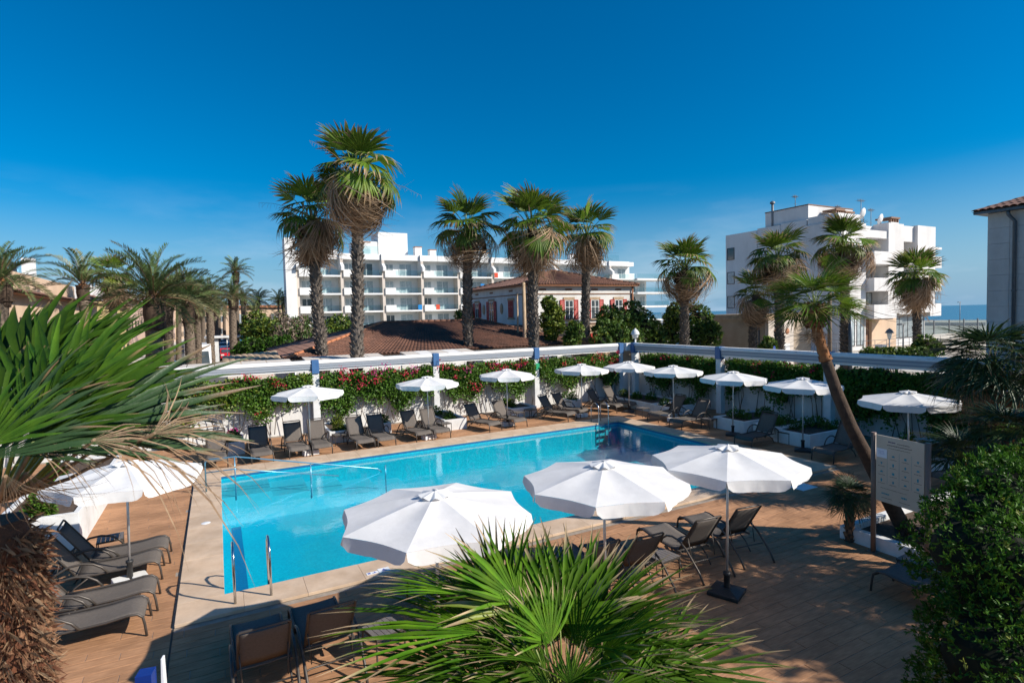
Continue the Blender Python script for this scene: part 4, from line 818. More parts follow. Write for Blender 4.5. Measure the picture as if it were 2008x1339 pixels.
# shaggy palm at right
h3 = at(1950,720,13.0); b3 = Vector((h3.x+.1,h3.y,0)); sp_ = thing('fan_palm', 'shaggy dark fan palm at the right edge with brown hanging leaves', 'palm tree', b3)
hh = h3-b3; link('trunk', trunk_mesh('trunk',[Vector((0,0,-.05)),Vector((0,0,hh.z*.5)),hh],.15,.14,'bark_brown',90,.12,.1,.04,6), sp_)
for i in range(46):
    f_ = (i+.5)/46; el = 1.35-2.0*f_**.85; az = i*GA+r_.uniform(-.2,.2); frond(sp_,'frond',CT[r_.randrange(3)],hh,az,el,r_.uniform(-.5,.5),r_.uniform(.80,1.0))
for i in range(26): frond(sp_,'dry_frond',CTD[i%2],hh-Vector((0,0,.15)),i*GA,-.30-.9*i/26,r_.uniform(-.4,.4),r_.uniform(.85,1.1))
def low_fan(label, c, n_, s, seed, mesh=CT, hi=1.4, lo=-.2):
    q = Vector((c.x,c.y,0)); root = thing('fan_palm', label, 'palm', q); r = random.Random(seed); h = c-q
    link('trunk', trunk_mesh('trunk',[Vector((0,0,-.02)),h*.5,h],.07,.07,'bark_brown',50,.1,.06,.04,seed,bootmat='fibre'), root)
    for i in range(n_):
        f_ = (i+.5)/n_; frond(root,'frond',mesh[r.randrange(len(mesh))],h,i*GA+seed,hi-(hi-lo)*f_**.9,r.uniform(-.5,.5),s*r.uniform(.85,1.15))
    return root
low_fan('small round fan palm in the kerbed bed beside the notice board', at(1666,978,11.22), 40, .34, 1, lo=-.55)
low_fan('grey-green fan palm between the notice board and the big bush', at(1885,905,10.2), 30, .50, 2, lo=.0)
low_fan('fan palm showing low at the right behind the big bush', at(1975,860,9.6), 24, .50, 3, lo=.0)

low_fan('fan palm in the kerbed bed hidden behind the big bush', Vector((12.3,3.0,3.1)), 34, .85, 5, lo=-.4)
low_fan('taller fan palm farther along the kerbed bed, out at the right', Vector((13.2,.6,3.9)), 34, .95, 6, lo=-.4)
# ---- bushes and trees made of leaf masses
def whorl_bush(label, clumps, n_, L_, W_, mats, seed, base, cat='bush', frac=.3, per=7, core=True, name='bush'):
    r = np.random.default_rng(seed); root = thing(name, label, cat, (base[0],base[1],0)); o_ = np.array([base[0],base[1],0]); C = np.array([list(c[:3]) for c in clumps]); Rd = np.array([c[3] for c in clumps]); wt = Rd**2; wt /= wt.sum()
    ci = r.choice(len(C), n_, p=wt); d = r.normal(size=(n_,3)); d /= np.linalg.norm(d,axis=1,keepdims=True); lump = 1+.10*np.sin(d[:,0]*7+ci)*np.cos(d[:,1]*6+ci*2)+.08*np.sin(d[:,2]*9)
    P = C[ci]+d*(Rd[ci]*lump*(1-.28*r.random(n_)**2))[:,None]
    keep = np.ones(n_,bool)
    for c, q in zip(C,Rd): keep &= np.linalg.norm(P-c,axis=1) > q*.66
    keep &= P[:,2] > .05; P = P[keep]; d = d[keep]; k = len(P)
    D = np.repeat(d+[0,0,.35],per,0); tw = r.normal(size=(k*per,3)); D = D/np.linalg.norm(D,axis=1,keepdims=True)*.75+tw*.62; PP = np.repeat(P,per,0)+r.normal(size=(k*per,3))*L_*.15
    Ls = L_*r.uniform(.7,1.25,k*per); V, F = leaves(PP-o_, D, np.repeat(d,per,0)+r.normal(size=(k*per,3))*.4, Ls, Ls*W_)
    link('foliage', np_mesh('foliage', V, F, mats, np.repeat((r.random(k)<frac).astype(int),per)), root)
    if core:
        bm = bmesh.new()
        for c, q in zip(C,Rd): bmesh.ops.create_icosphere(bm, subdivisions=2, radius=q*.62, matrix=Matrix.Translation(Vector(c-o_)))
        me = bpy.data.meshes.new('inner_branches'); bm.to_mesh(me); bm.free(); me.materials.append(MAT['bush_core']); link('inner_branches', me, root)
    mb = MB('twig')
    for c, q in list(zip(C,Rd))[:6]: e = Vector(c-o_); mb.tube([Vector((r.normal()*.05,r.normal()*.05,0)),e*.5+Vector((0,0,.1)),e],[.04+.02*q,.03,.015],5)
    mb.obj('branches', root); return root
bl = [(x,y,D*.70,q*.70) for x,y,D,q in ((1950,960,7.7,.50),(2000,950,8.0,.52),(1920,1020,7.5,.58),(1905,1085,7.3,.74),(1985,1030,7.6,.8),(1965,1190,7.1,.92),(1935,1290,6.8,.75),(2010,1320,6.8,.9),(2075,985,8.0,.8),(2070,1180,7.3,1.0),(1985,1110,7.0,.7),(1940,1400,6.8,.8),(2030,1480,6.8,.9))]
whorl_bush('big glossy dark green bush filling the lower right corner', [(*at(x,y,D),q) for x,y,D,q in bl], 8000, .052, .32, ['bush_leaf','tree_leaf_yellow'], 3, (at(1990,1200,5.1).x,at(1990,1200,5.1).y), frac=.04)
whorl_bush('leafy bush beyond the shaggy palm at the right edge', [(*at(2000,880,10.5),.42),(*at(2060,875,10.6),.55),(*at(2040,920,10.4),.6)], 1100, .075, .3, ['bush_leaf','tree_leaf'], 4, (at(2050,860,10.5).x,at(2050,860,10.5).y))
def mass(label, cl, n_, mats, seed, name='tree', cat='tree', frac=.3, L_=.22, W_=.6, group=None):
    pts = [(*at(x,y,D),q) for x,y,D,q in cl]; b_ = (sum(p[0] for p in pts)/len(pts), sum(p[1] for p in pts)/len(pts)); o = whorl_bush(label, pts, n_, L_, W_, mats, seed, b_, cat, frac, 5, True, name)
    if group: o['group'] = group
    return o
mass('yellow-green tree at the house corner, beside the broad fan palm', [(1077,596,39,.45),(1090,615,39,.5),(1072,628,39,.5),(1094,640,39,.42),(1080,655,39,.42)], 620, ['tree_leaf_yellow','tree_leaf'], 1, frac=.3)
mass('small thin bush under the red-shuttered wall', [(1128,648,38,.55),(1120,668,38,.5)], 260, ['tree_leaf','tree_leaf_yellow'], 2, 'bush', 'bush')
mass('dark tree left of the round lamp, before the house', [(1185,650,40,.8),(1195,625,41,.9),(1210,655,40,.8),(1178,670,39,.7),(1222,625,41,.6)], 900, ['tree_leaf','tree_leaf_yellow'], 3, frac=.12)
mass('dark tree behind the round lamp on the corner', [(1240,620,42,1.0),(1262,640,42,1.0),(1235,655,41,.9),(1280,655,43,.9),(1290,672,42,.7)], 1000, ['tree_leaf','tree_leaf_yellow'], 4, frac=.15)
mass('green tree left of the lone fan palm trunk', [(1322,625,46,.9),(1315,655,46,.9),(1325,610,46,.6)], 700, ['tree_leaf','tree_leaf_yellow'], 5, frac=.2)
mass('green tree right of the lone fan palm trunk', [(1372,625,47,1.0),(1365,655,46,1.0),(1385,660,46,1.1),(1395,645,46,.6),(1360,605,47,.5)], 1000, ['tree_leaf','tree_leaf_yellow'], 6, frac=.15)
mass('green bush on the verge in front of the sunny apartment terrace', [(1815,675,42,.6),(1830,685,42,.6),(1800,688,42,.5)], 420, ['tree_leaf','tree_leaf_yellow'], 7, 'bush', 'bush')
mass('small yellow-green bush at the foot of the meter boxes', [(1508,675,40,.4),(1500,682,40,.3)], 220, ['tree_leaf_yellow','tree_leaf'], 8, 'bush', 'bush', .6)
mass('round green bush beside the street palms', [(503,640,62,1.5),(520,655,60,1.4),(495,655,60,1.0),(530,640,60,.9)], 900, ['tree_leaf','tree_leaf_yellow'], 9, 'bush', 'bush', .45, .3)
mass('half-dead tamarisk with bare brown twigs before the hotel', [(548,635,64,1.3),(570,650,62,1.3),(555,660,60,1.2)], 650, ['tamarisk','tree_leaf'], 10, 'bush', 'bush', .25, .35, .25)
mass('brownish bush at the foot of the hotel corner', [(592,642,66,1.2),(585,660,62,1.1),(605,655,66,.9)], 650, ['tree_leaf','tamarisk'], 11, 'bush', 'bush', .45, .32, .4)
mass('low green hedge beside the street, right of the red car', [(480,685,52,.7),(495,680,52,.8),(520,682,52,.8),(540,678,52,.8),(558,675,52,.7),(470,690,52,.6)], 1000, ['tree_leaf','bush_leaf'], 12, 'hedge', 'hedge', .5, .22)
mass('olive-green hedge seen between the two close palm trunks', [(650,648,68,1.3),(668,642,68,1.4),(685,648,68,1.2),(640,655,66,1.0)], 700, ['tree_leaf','tree_leaf_yellow'], 13, 'hedge', 'hedge', .3, .3)
mass('bright green tree top above the dark tiled roof', [(905,622,52,.6),(935,625,52,.7),(925,620,52,.6)], 320, ['tree_leaf_yellow','tree_leaf'], 14, 'tree', 'tree', .3, .25)
mass('long low green hedge along the verge at right', [(1700+i*14,694,36,.35) for i in range(9)], 800, ['tree_leaf','tree_leaf_yellow'], 15, 'hedge', 'hedge', .25, .16)

tl = [(25.6,6.6,7.4,1.4),(25.4,4.6,8.2,1.5),(26.0,2.6,8.0,1.6),(25.2,.6,7.6,1.6),(25.5,3.6,6.4,1.5),(25.4,6.0,5.8,1.2),(25.6,-1.6,7.6,1.6)]
whorl_bush('tall leafy tree beyond the terrace wall, right of the photo', tl, 1500, .26, .5, ['tree_leaf','bush_leaf'], 31, (25.5,3.0), 'tree', .3, 6, True, 'tree')
whorl_bush('leafy tree standing in the kerbed bed, right of the photo', [(12.2,.6,4.9,1.1),(13.0,-.4,5.2,1.2),(11.7,1.5,4.3,.8),(12.6,-1.2,4.6,1.0)], 620, .13, .42, ['tree_leaf','bush_leaf'], 33, (12.5,.1), 'tree', .3, 6, True, 'tree')
# kerbed planting bed with the notice board
kb = thing('planting_bed', 'low white kerbed bed of dark soil around the leaning palm', 'planter', (11.1,6.85,0))
MB('white_paint').box(0,-6,-.02,.16,0,.26).box(.16,-.16,-.02,8.2,0,.26).obj('kerb', kb, bev=.015); MB('soil').box(.16,-6,-.02,8.2,-.16,.14).obj('soil', kb)
low_plants(kb, .3, 2.2, -3.5, -.3, .13, 700, 77, .22, 'bark_brown', 'hedge_leaf', .25)
nb = thing('notice_board', 'grey notice board of small pool-rule pictograms on two brown posts', 'notice board', (10.98,6.12,0), 0)
e1 = Vector((-.14,-.98,0)); ang = math.atan2(e1.y,e1.x); nb.rotation_euler = (0,0,ang)      # local +x runs along the board; -y side faces the pool
for x in (0,1.0): MB('sign_post').tube([(x,0,0),(x,0,2.32)],.045,12).box(x-.09,-.09,0,x+.09,.09,.012).obj('post', nb)
bd = MB('signboard').box(.055,-.012,1.04,.945,.012,2.29).obj('board', nb, bev=.003)
ink = MB('sign_ink','sign_cyan','sign_navy'); yb = -.0135
def mark(x0,z0,x1,z1,mi): ink.box(x0,yb-.001,z0,x1,yb+.0008,z1,mi)
r2 = random.Random(6)
def words(xc, z, wd, h, mi=0):
    x = xc-wd/2
    while x < xc+wd/2-.01: k = r2.uniform(.008,.03); mark(x,z,min(x+k,xc+wd/2),z+h*r2.uniform(.7,1),mi); x += k+.006
words(.36,2.185,.13,.022,2); words(.58,2.178,.24,.016); words(.5,2.125,.46,.018); words(.5,2.075,.40,.010)
ico = [[(-.02,0),(.0,.03),(.02,0),(0,-.03)],[(-.03,-.01),(.03,-.01),(.02,.018),(-.01,.022)],[(-.022,-.02),(.022,-.02),(.022,.02),(-.022,.02)],[(-.025,.02),(.025,.02),(0,-.026)],[(-.012,-.03),(.012,-.03),(.016,.02),(0,.034),(-.016,.02)]]
for row, zz in enumerate((1.93,1.77,1.61,1.45)):
    for cl_ in range(4):
        if row == 0 and cl_ == 0: continue
        xc = .165+cl_*.224; poly = ico[(row*3+cl_)%5]; ink.prism([(xc+p,zz+q) for p,q in poly],'y',yb-.001,yb+.0008,1); words(xc,zz-.062,.13,.010)
for x in (.275,.50,.725): mark(x,1.40,x+.002,2.02,1)
words(.40,1.30,.5,.008); words(.25,1.19,.16,.03,1); words(.6,1.20,.12,.035,1); words(.27,1.12,.2,.01); words(.6,1.12,.2,.01)
ink.obj('print', nb)
pp = MB('paper').box(.07,-.0165,1.875,.27,-.0145,2.045).obj('paper_notice', nb); ink = MB('paper_ink'); yb = -.018
for z in (1.99,1.965,1.94): words(.17,z,.12,.012)
ink.obj('paper_print', nb)
bs = thing('sign_stand', 'white and royal blue folding sign at the bottom left, seen edge-on', 'sign', (-.70,7.35,0), 1.35)
MB('plaque_white').prism([(-.02,0),(.05,0),(.02,.92),(0,.92)],'x',-.02,.06).obj('white_panel', bs, bev=.004); MB('royal_blue').box(-.2,.06,0,-.04,.22,.86).obj('blue_panel', bs, bev=.004)

# ================================================================== BUILDINGS BEYOND THE WALL
def win(parent, x, z, w_, h_, y=0, frame='frame_white', pane='pane_dark', mull=1, name='window', rz=0, loc=None):
    """window on a wall whose outside looks along -y (local); centre x, sill z"""
    mb = MB(frame); t_ = .06
    mb.box(x-w_/2,y-.05,z,x-w_/2+t_,y+.02,z+h_); mb.box(x+w_/2-t_,y-.05,z,x+w_/2,y+.02,z+h_); mb.box(x-w_/2+t_,y-.05,z,x+w_/2-t_,y+.02,z+t_); mb.box(x-w_/2+t_,y-.05,z+h_-t_,x+w_/2-t_,y+.02,z+h_)
    for k in range(mull): xx = x-w_/2+w_*(k+1)/(mull+1); mb.box(xx-.03,y-.045,z+t_,xx+.03,y+.02,z+h_-t_)
    o = mb.obj(name, parent); MB(pane).box(x-w_/2+t_,y-.015,z+t_,x+w_/2-t_,y+.015,z+h_-t_).obj('pane', o); return o
# ---- white hotel, facade along X at y=92
hx0, hy = 9.6, 92.0
ht = thing('hotel', 'long white hotel with rows of glass-fronted balconies behind the palms', 'hotel', (hx0,hy,0))
BW, FH = 6.7, 2.86; NB = 10; HW = 1.5+NB*BW
MB('hotel_white').box(0,-.6,0,1.5,2.4,17.4).obj('tower', ht)
MB('hotel_white').box(1.501,1.7,0,HW,14,15.55).obj('wall', ht)
MB('hotel_white').box(1.501,-.1,0,HW,1.69,1.0).obj('plinth', ht)
zf = [4.1+FH*k for k in range(4)]          # top of each parapet
slab_m = MB('hotel_white').box(0,-.45,0,BW-.5,1.69,.26).mesh('balcony_slab'); par_m = MB('hotel_white').box(0,-.45,.261,1.75,-.25,1.12).mesh('parapet')
gls_m = MB('rail_glass').box(1.76,-.42,.30,BW-.52,-.39,1.15).mesh('glass_rail'); fin_m = MB('hotel_beige').box(-.45,-.2,0,0,1.69,FH-.02).mesh('fin'); cei_m = None; _x = MB('hotel_white').box(-.45,-.3,0,BW-.451,1.69,.22).mesh('ceiling_slab')
wf = {}
def unit_window(k):
    mb = MB('frame_white'); 
    return mb
rh = random.Random(2)
def wmesh(x, z, w_, h_, pane, mull):
    key_ = (x,z,w_,h_,pane,mull)
    if key_ not in wf:
        mb = MB('frame_white'); t_ = .07; y = 1.69
        mb.box(x,y-.06,z,x+t_,y,z+h_); mb.box(x+w_-t_,y-.06,z,x+w_,y,z+h_); mb.box(x+t_,y-.06,z+h_-t_,x+w_-t_,y,z+h_)
        for q in range(mull): xx = x+w_*(q+1)/(mull+1); mb.box(xx-.035,y-.055,z,xx+.035,y,z+h_-t_)
        wf[key_] = (mb.mesh('window'), MB(pane).box(x+t_,y-.025,z+.01,x+w_-t_,y-.002,z+h_-t_).mesh('pane'))
    return wf[key_]
for b_ in range(NB):
    bx_ = 1.5+b_*BW+.45; step = 0
    for k in range(4):
        z = zf[k]-1.12; P = (bx_,step,z)
        link('balcony_slab', slab_m, ht, P); link('glass_rail', gls_m, ht, P); link('parapet', par_m, ht, P)
        link('fin', fin_m, ht, P)
        for (x,w_,mu_) in ((.5,1.5,1),(3.0,2.2,1)):
            wm_, pm_ = wmesh(x,.27 if x > 1 else 1.0,w_,2.15 if x > 1 else 1.35,rh.choice(['pane_dark','pane_curtain','pane_curtain','pane_curtain']),mu_)
            o = link('window', wm_, ht, P); link('pane', pm_, o)
    z = zf[3]+FH-1.12; link('fascia', MB('hotel_white').box(-.45,.25-.12*(b_%2),0,BW-.55,1.8,.85).mesh('fascia'), ht, (bx_,0,z+.02))
    link('party_wall', MB('hotel_white').prism([(-1.2,-1.9),(-1.2,-1.3),(-.15,-.6),(-.1,.95),(1.75,.95),(1.75,-1.9)],'x',-.47,.0).mesh('party_wall'), ht, (bx_,0,z+.02))
mb = MB('hotel_white')
for x, w_, h_, d in ((11.4,4.0,2.4,5),(15.6,5.2,4.1,6),(3.5,5,.8,1.9)): MB('hotel_white').box(x,3+d*.2,15.551,x+w_,3+d,15.55+h_).obj('roof_house', ht)
for x, h_ in ((12.6,2.0),(21.6,1.5),(24.3,1.1),(30.2,1.7),(32.6,1.4),(34.5,.9),(41,1.3),(48,1.5),(54,1.2)):
    o = MB('hotel_white').box(x,2.5,15.551,x+1.2,3.6,15.55+h_).obj('chimney', ht); MB('terracotta').box(x-.06,2.44,15.55+h_,x+1.26,3.66,15.68+h_).obj('chimney_cap', o)
for x0, x1 in ((11,15),(25.6,30),(36,40),(57,66)): MB('rail_glass').box(x0,2.0,15.56,x1,2.04,16.9).obj('roof_glass', ht)
# stepped right end with deep projecting balconies
e0 = HW
MB('hotel_white').box(e0,3.5,0,e0+6.2,14,11.6).obj('wing', ht)
for k in range(4):
    z = 2.9+k*2.86; MB('hotel_white').box(e0-.3,-1.2,z,e0+8.6,3.49,z+.38).obj('balcony_slab', ht); MB('rail_glass').box(e0-.2,-1.1,z+.39,e0+8.5,-1.06,z+1.35).box(e0+8.46,-1.05,z+.39,e0+8.5,3.4,z+1.35).obj('glass_rail', ht)
    if k < 3: win(ht, e0+2.0, z+.4, 2.0, 2.1, 3.49, pane='pane_dark'); win(ht, e0+5.0, z+.4, 1.4, 2.1, 3.49, pane='pane_curtain')
MB('hotel_white').box(e0+.3,3.6,11.601,e0+1.5,6,14.6).obj('roof_house', ht); MB('hotel_white').box(e0+1.501,3.6,11.601,e0+3.0,6,13.2).obj('roof_house', ht)
for x, z, mt in ((21.2,zf[1]-.2,'towel_blue'),(24.4,zf[1]-.2,'towel_red'),(33.0,zf[2]+.55,'towel_blue'),(35.8,zf[3]-.3,'towel_red'),(49.5,zf[3]-.25,'towel_blue')):
    o = MB(mt).box(-.35,-.47,-.55,.35,-.435,.30).obj('towel', None, (hx0+x,hy,z-.1)); tag(o, {21.2:'blue towel over a hotel balcony glass, left of the red one',24.4:'red towel over a hotel balcony glass',33.0:'blue towel on an upper hotel balcony',35.8:'orange-red towel on the top hotel balcony row',49.5:'blue towel high on the hotel near the broad palm'}[x], 'towel', 'towels on the hotel balconies')

# ---- tile roofs: rows of barrel tiles as real corrugation
def tile_slope(p0, p1, q0, q1, pitch=.24, mat='roof_tile', rows=10, amp=.045, name='roof_slope', parent=None, org=Vector((0,0,0))):
    """eave from p0 to p1, ridge from q0 to q1 (above them); barrels run up the slope, courses step down it"""
    p0, p1, q0, q1 = map(Vector, (p0,p1,q0,q1)); nb_ = max(2,int((p1-p0).length/pitch)); nrm = (p1-p0).cross(q0-p0).normalized(); V = []; F = []
    if nrm.z < 0: nrm = -nrm
    for i in range(nb_):
        for rr in range(rows):
            b_ = len(V)
            for v_, lift in ((rr/rows,.022),((rr+1)/rows,0)):
                for j in range(5):
                    u_ = (i+j/4)/nb_; c = (p0.lerp(p1,u_)).lerp(q0.lerp(q1,u_), v_); V.append(c+nrm*(amp*math.sin(math.pi*j/4)+lift)-org)
            for j in range(4): F.append((b_+j,b_+j+1,b_+6+j,b_+5+j))
    b_ = len(V); V += [p0-nrm*.03-org,p1-nrm*.03-org,q1-nrm*.03-org,q0-nrm*.03-org]; F.append((b_,b_+1,b_+2,b_+3))
    return tag(link(name, np_mesh(name, V, F, [mat]), parent), kind=None)
lrX = (3.2,22.6); lrY = (32.4,44.6); rdg = (10.2,17.6,38.4); ze, zr = 2.65, 4.42
lb_ = thing('low_building', 'low building under a broad brown tiled hip roof beyond the wall', 'building', ((lrX[0]+lrX[1])/2,(lrY[0]+lrY[1])/2,0)); og = Vector(lb_.location)
MB('house_white').box(lrX[0]+.5-og.x,lrY[0]+.5-og.y,-.05,lrX[1]-.5-og.x,lrY[1]-.5-og.y,ze-.08).obj('wall', lb_)
A, B_, C_, D_ = (lrX[0],lrY[0],ze),(lrX[1],lrY[0],ze),(lrX[1],lrY[1],ze),(lrX[0],lrY[1],ze); R0, R1_ = (rdg[0],rdg[2],zr),(rdg[1],rdg[2],zr)
tile_slope(A,B_,R0,R1_,.25,'roof_tile',22,.05,'roof_slope',lb_,og); tile_slope(C_,D_,R1_,R0,.4,'roof_tile',10,.05,'roof_slope',lb_,og); tile_slope(D_,A,R0,R0,.3,'roof_tile_pink',16,.05,'roof_slope',lb_,og); tile_slope(B_,C_,R1_,R1_,.3,'roof_tile',14,.05,'roof_slope',lb_,og)
for a, b_ in ((A,R0),(B_,R1_),(C_,R1_),(D_,R0),(R0,R1_)):
    mb = MB('ridge_tile' if (a,b_) == (A,R0) else 'roof_tile'); a, b_ = Vector(a)-og, Vector(b_)-og; k = int((b_-a).length/.45)
    for i in range(k): mb.tube([a.lerp(b_,i/k)+Vector((0,0,.03)),a.lerp(b_,(i+1.05)/k)+Vector((0,0,.05))],[.12,.09],7)
    mb.obj('ridge_cap', lb_)

# ---- house with red shutters
hs_ = thing('house', 'two-storey white house with red shutters and a hipped tile roof', 'house', (21,37.5,0)); HWX, HWY, HE = 10.6, 10.2, 7.0
MB('stone_beige').box(0,0,-.05,HWX,HWY,3.9).obj('stone_storey', hs_); MB('house_white').box(.02,.02,3.9,HWX-.02,HWY-.02,HE).obj('rendered_storey', hs_)
MB('brown_trim').box(-.04,-.04,3.86,HWX+.04,HWY+.04,3.98).obj('string_course', hs_); MB('brown_trim').box(-.03,-.03,6.30,HWX+.03,HWY+.03,6.38).obj('cornice_band', hs_)
MB('terracotta').box(-.38,-.38,HE-.04,HWX+.38,HWY+.38,HE+.06).obj('eave', hs_)
mq = MB('stone_beige')
for k in range(7): z = 3.99+k*.33; w_ = .30 if k%2 else .18; mq.box(-.015,-.02,z,w_,.02+w_,z+.3); mq.box(HWX-w_,-.02,z,HWX+.015,.1,z+.3)
mq.obj('quoins', hs_)
ap = Vector((HWX/2,HWY/2,8.55)); e_ = .42; c4 = [Vector((-e_,-e_,HE+.06)),Vector((HWX+e_,-e_,HE+.06)),Vector((HWX+e_,HWY+e_,HE+.06)),Vector((-e_,HWY+e_,HE+.06))]; ra, rb_ = ap+Vector((0,-.6,0)), ap+Vector((0,.6,0))
for i, (q0, q1) in enumerate(((ra,ra),(ra,rb_),(rb_,rb_),(rb_,ra))): tile_slope(c4[i],c4[(i+1)%4],q0,q1,.27,'roof_tile' if i != 3 else 'roof_tile_pink',14,.05,'roof_slope',hs_)
for i in range(4):
    mb = MB('roof_tile'); a, b_ = c4[i], (ra if i < 2 else rb_)
    for k in range(16): mb.tube([a.lerp(b_,k/16)+Vector((0,0,.04)),a.lerp(b_,(k+1.05)/16)+Vector((0,0,.06))],[.12,.09],6)
    mb.obj('ridge_cap', hs_)
def shuttered(x, z, w_, h_, side, op=True, bal=False):       # side 0: front (-y) face, 1: left (-x) face
    h = link('lintel', MB('stone_beige').box(x-w_/2-.12,-.05,z+h_,x+w_/2+.12,.0,z+h_+.22).mesh('lintel'), hs_); h2_ = MB('stone_beige').box(x-w_/2-.1,-.08,z-.14,x+w_/2+.1,0,z).obj('sill', hs_)
    fr_ = MB('frame_white').box(x-w_/2,-.03,z,x-w_/2+.06,.0,z+h_).box(x+w_/2-.06,-.03,z,x+w_/2,.0,z+h_).box(x-.03,-.03,z,x+.03,0,z+h_).box(x-w_/2+.06,-.03,z+h_-.06,x+w_/2-.06,0,z+h_).box(x-w_/2+.06,-.028,z+h_*.62,x+w_/2-.06,0,z+h_*.62+.04).obj('window', hs_)
    p_ = MB('pane_dark').box(x-w_/2+.06,-.012,z,x+w_/2-.06,.01,z+h_-.06).obj('pane', fr_)
    ob = [h, h2_, fr_]
    for s in (-1,1):
        if op: x0 = x+s*(w_/2+.03) if s > 0 else x-w_/2-.03-w_*.52; x1 = x0+w_*.52; sh = MB('shutter_red')
        else: x0 = x-w_/2 if s < 0 else x+.01; x1 = x0+w_/2-.01; sh = MB('shutter_red')
        sh.box(x0,-.06,z-.02,x0+.05,-.02,z+h_+.02); sh.box(x1-.05,-.06,z-.02,x1,-.02,z+h_+.02); sh.box(x0+.05,-.06,z-.02,x1-.05,-.02,z+.06); sh.box(x0+.05,-.06,z+h_-.05,x1-.05,-.02,z+h_+.02)
        for k in range(9): zz = z+.08+(h_-.15)*k/9; sh.add([(x0+.05,-.022,zz),(x1-.05,-.022,zz),(x1-.05,-.055,zz+.03),(x0+.05,-.055,zz+.03),(x0+.05,-.022,zz+h_/9*.9),(x1-.05,-.022,zz+h_/9*.9)],[(0,1,2,3),(3,2,5,4)])
        ob.append(sh.obj('shutter', hs_))
    if bal: ob.append(MB('frame_brown').box(x-w_/2-.1,-.22,z+.0,x+w_/2+.1,-.2,z+.05).box(x-w_/2-.1,-.22,z+.75,x+w_/2+.1,-.2,z+.8).obj('balcony_rail', hs_))
    if side == 1:
        for o in ob: o.rotation_euler = (0,0,-math.pi/2); o.location = (0,0,0)
for x in (4.05,6.6,9.05): shuttered(x,4.3,.82,1.55,0,True,True)
for y, z, w_, h_, op in ((8.9,4.6,.8,1.3,True),(5.9,4.0,.9,1.95,True),(2.3,4.55,.85,1.35,False)): shuttered(-y,z,w_,h_,1,op)
for y in (4.0,7.5):                                       # oval niches between the windows of the shaded side
    o = MB('stone_beige').lathe([(0,.06),(.26,.05),(.30,.0),(.30,-.05)],16).obj('oval_niche', hs_, (0,y,5.3)); o.rotation_euler = (0,-math.pi/2,0); o.scale = (1.5,.9,1)
for x in (1.6,4.05,6.6,9.05): MB('brown_trim').box(x-.32,-.012,6.62,x+.32,.03,6.76).obj('vent', hs_)
for y in (2.3,5.9,8.9): MB('brown_trim').box(-.012,y-.3,6.62,.03,y+.3,6.76).obj('vent', hs_)
mb = MB('stone_beige','pane_dark')
for y in (4.2,): mb.prism([(y-1.1,0),(y-1.1,2.0)]+[(y-1.1*math.cos(a),2.0+1.0*math.sin(a)) for a in [math.pi*k/10 for k in range(1,10)]]+[(y+1.1,2.0),(y+1.1,0)],'x',-.05,-.01)
for y in (4.2,): mb.prism([(y-.85,0),(y-.85,2.0)]+[(y-.85*math.cos(a),2.0+.75*math.sin(a)) for a in [math.pi*k/10 for k in range(1,10)]]+[(y+.85,2.0),(y+.85,0)],'x',-.07,-.052,1)
mb.obj('arch', hs_)
MB('shutter_red').box(6.1,-.08,2.2,6.75,-.01,3.1).obj('shutter', hs_); MB('terracotta').tube([(.25,-.1,0),(.25,-.1,HE-.05)],.06,8).obj('downpipe', hs_); MB('terracotta').tube([(HWX-.1,-.1,0),(HWX-.1,-.1,HE-.05)],.06,8).obj('downpipe', hs_)

# ---- white apartment block at right
ap_ = thing('apartment_block', 'white four-storey apartment block with jutting balconies near the sea', 'apartment block', (59.2,36.7,0))
mb = MB('apt_white')
for y0, y1, x0, h_ in ((10.3,15.0,0,14.45),(7.2,10.29,.15,14.65),(3.9,7.19,.3,14.75),(0,3.89,.0,14.0)): mb.box(x0,y0,-.1,4.55 if y0 == 0 else 9,y1,h_)
mb.obj('gable_wall', ap_)
MB('apt_white').box(.6,3.9,14.76,9,9.5,16.4).obj('roof_house', ap_); MB('apt_white').box(.2,.2,14.01,4.2,3.7,14.9).obj('roof_house', ap_); MB('brown_trim').box(.55,3.85,16.41,9.05,9.55,16.52).obj('roof_edge', ap_)
MB('apt_white').box(.05,-.2,-.1,4.6,-.001,13.9).obj('pier', ap_); MB('apt_white').box(4.6,1.6,-.1,19.3,15,14.1).obj('wall', ap_)
MB('apt_white').box(9.1,-.15,3.9,12.2,1.59,14.25).obj('pier', ap_); MB('apt_white').box(15.3,-.1,3.9,19.3,1.59,14.3).obj('pier', ap_); MB('apt_white').box(12.21,.3,12.35,15.29,1.59,14.2).obj('pier', ap_); MB('apt_white').box(4.61,.0,12.45,9.09,1.59,13.3).obj('pier', ap_)
for z0, z1 in ((9.4,10.8),(6.45,7.9),(3.4,4.95)):
    MB('apt_white').box(4.61,-1.1,z0,9.0,1.59,z1).obj('balcony', ap_); MB('apt_white').box(12.21,.25,z0+.35,15.29,1.59,z1-.1).obj('balcony', ap_)
    MB('apt_white').box(19.31,.4,z0,21.9,6,z1).obj('balcony', ap_)
MB('apt_white').box(19.31,.4,11.7,21.9,6,11.95).obj('canopy_slab', ap_)
for z in (10.82,7.92,4.97):
    win(ap_, 7.9, z, 2.0, 1.42, 1.59, 'frame_brown', 'pane_curtain', 1); win(ap_, 13.8, z, 1.5, 1.4, 1.59, 'frame_brown', 'pane_dark', 1)
for z in (11.2,8.1,5.0):
    o = win(ap_, -14.2, z, 1.15, 1.55, 0, 'frame_brown', 'pane_curtain' if z < 9 else 'pane_dark', 0); o.rotation_euler = (0,0,-math.pi/2)
for x, w_ in ((1.6,1.9),(3.6,1.4)): win(ap_, x, .5, w_, 3.0, -.2, 'frame_brown', 'pane_curtain', 1)
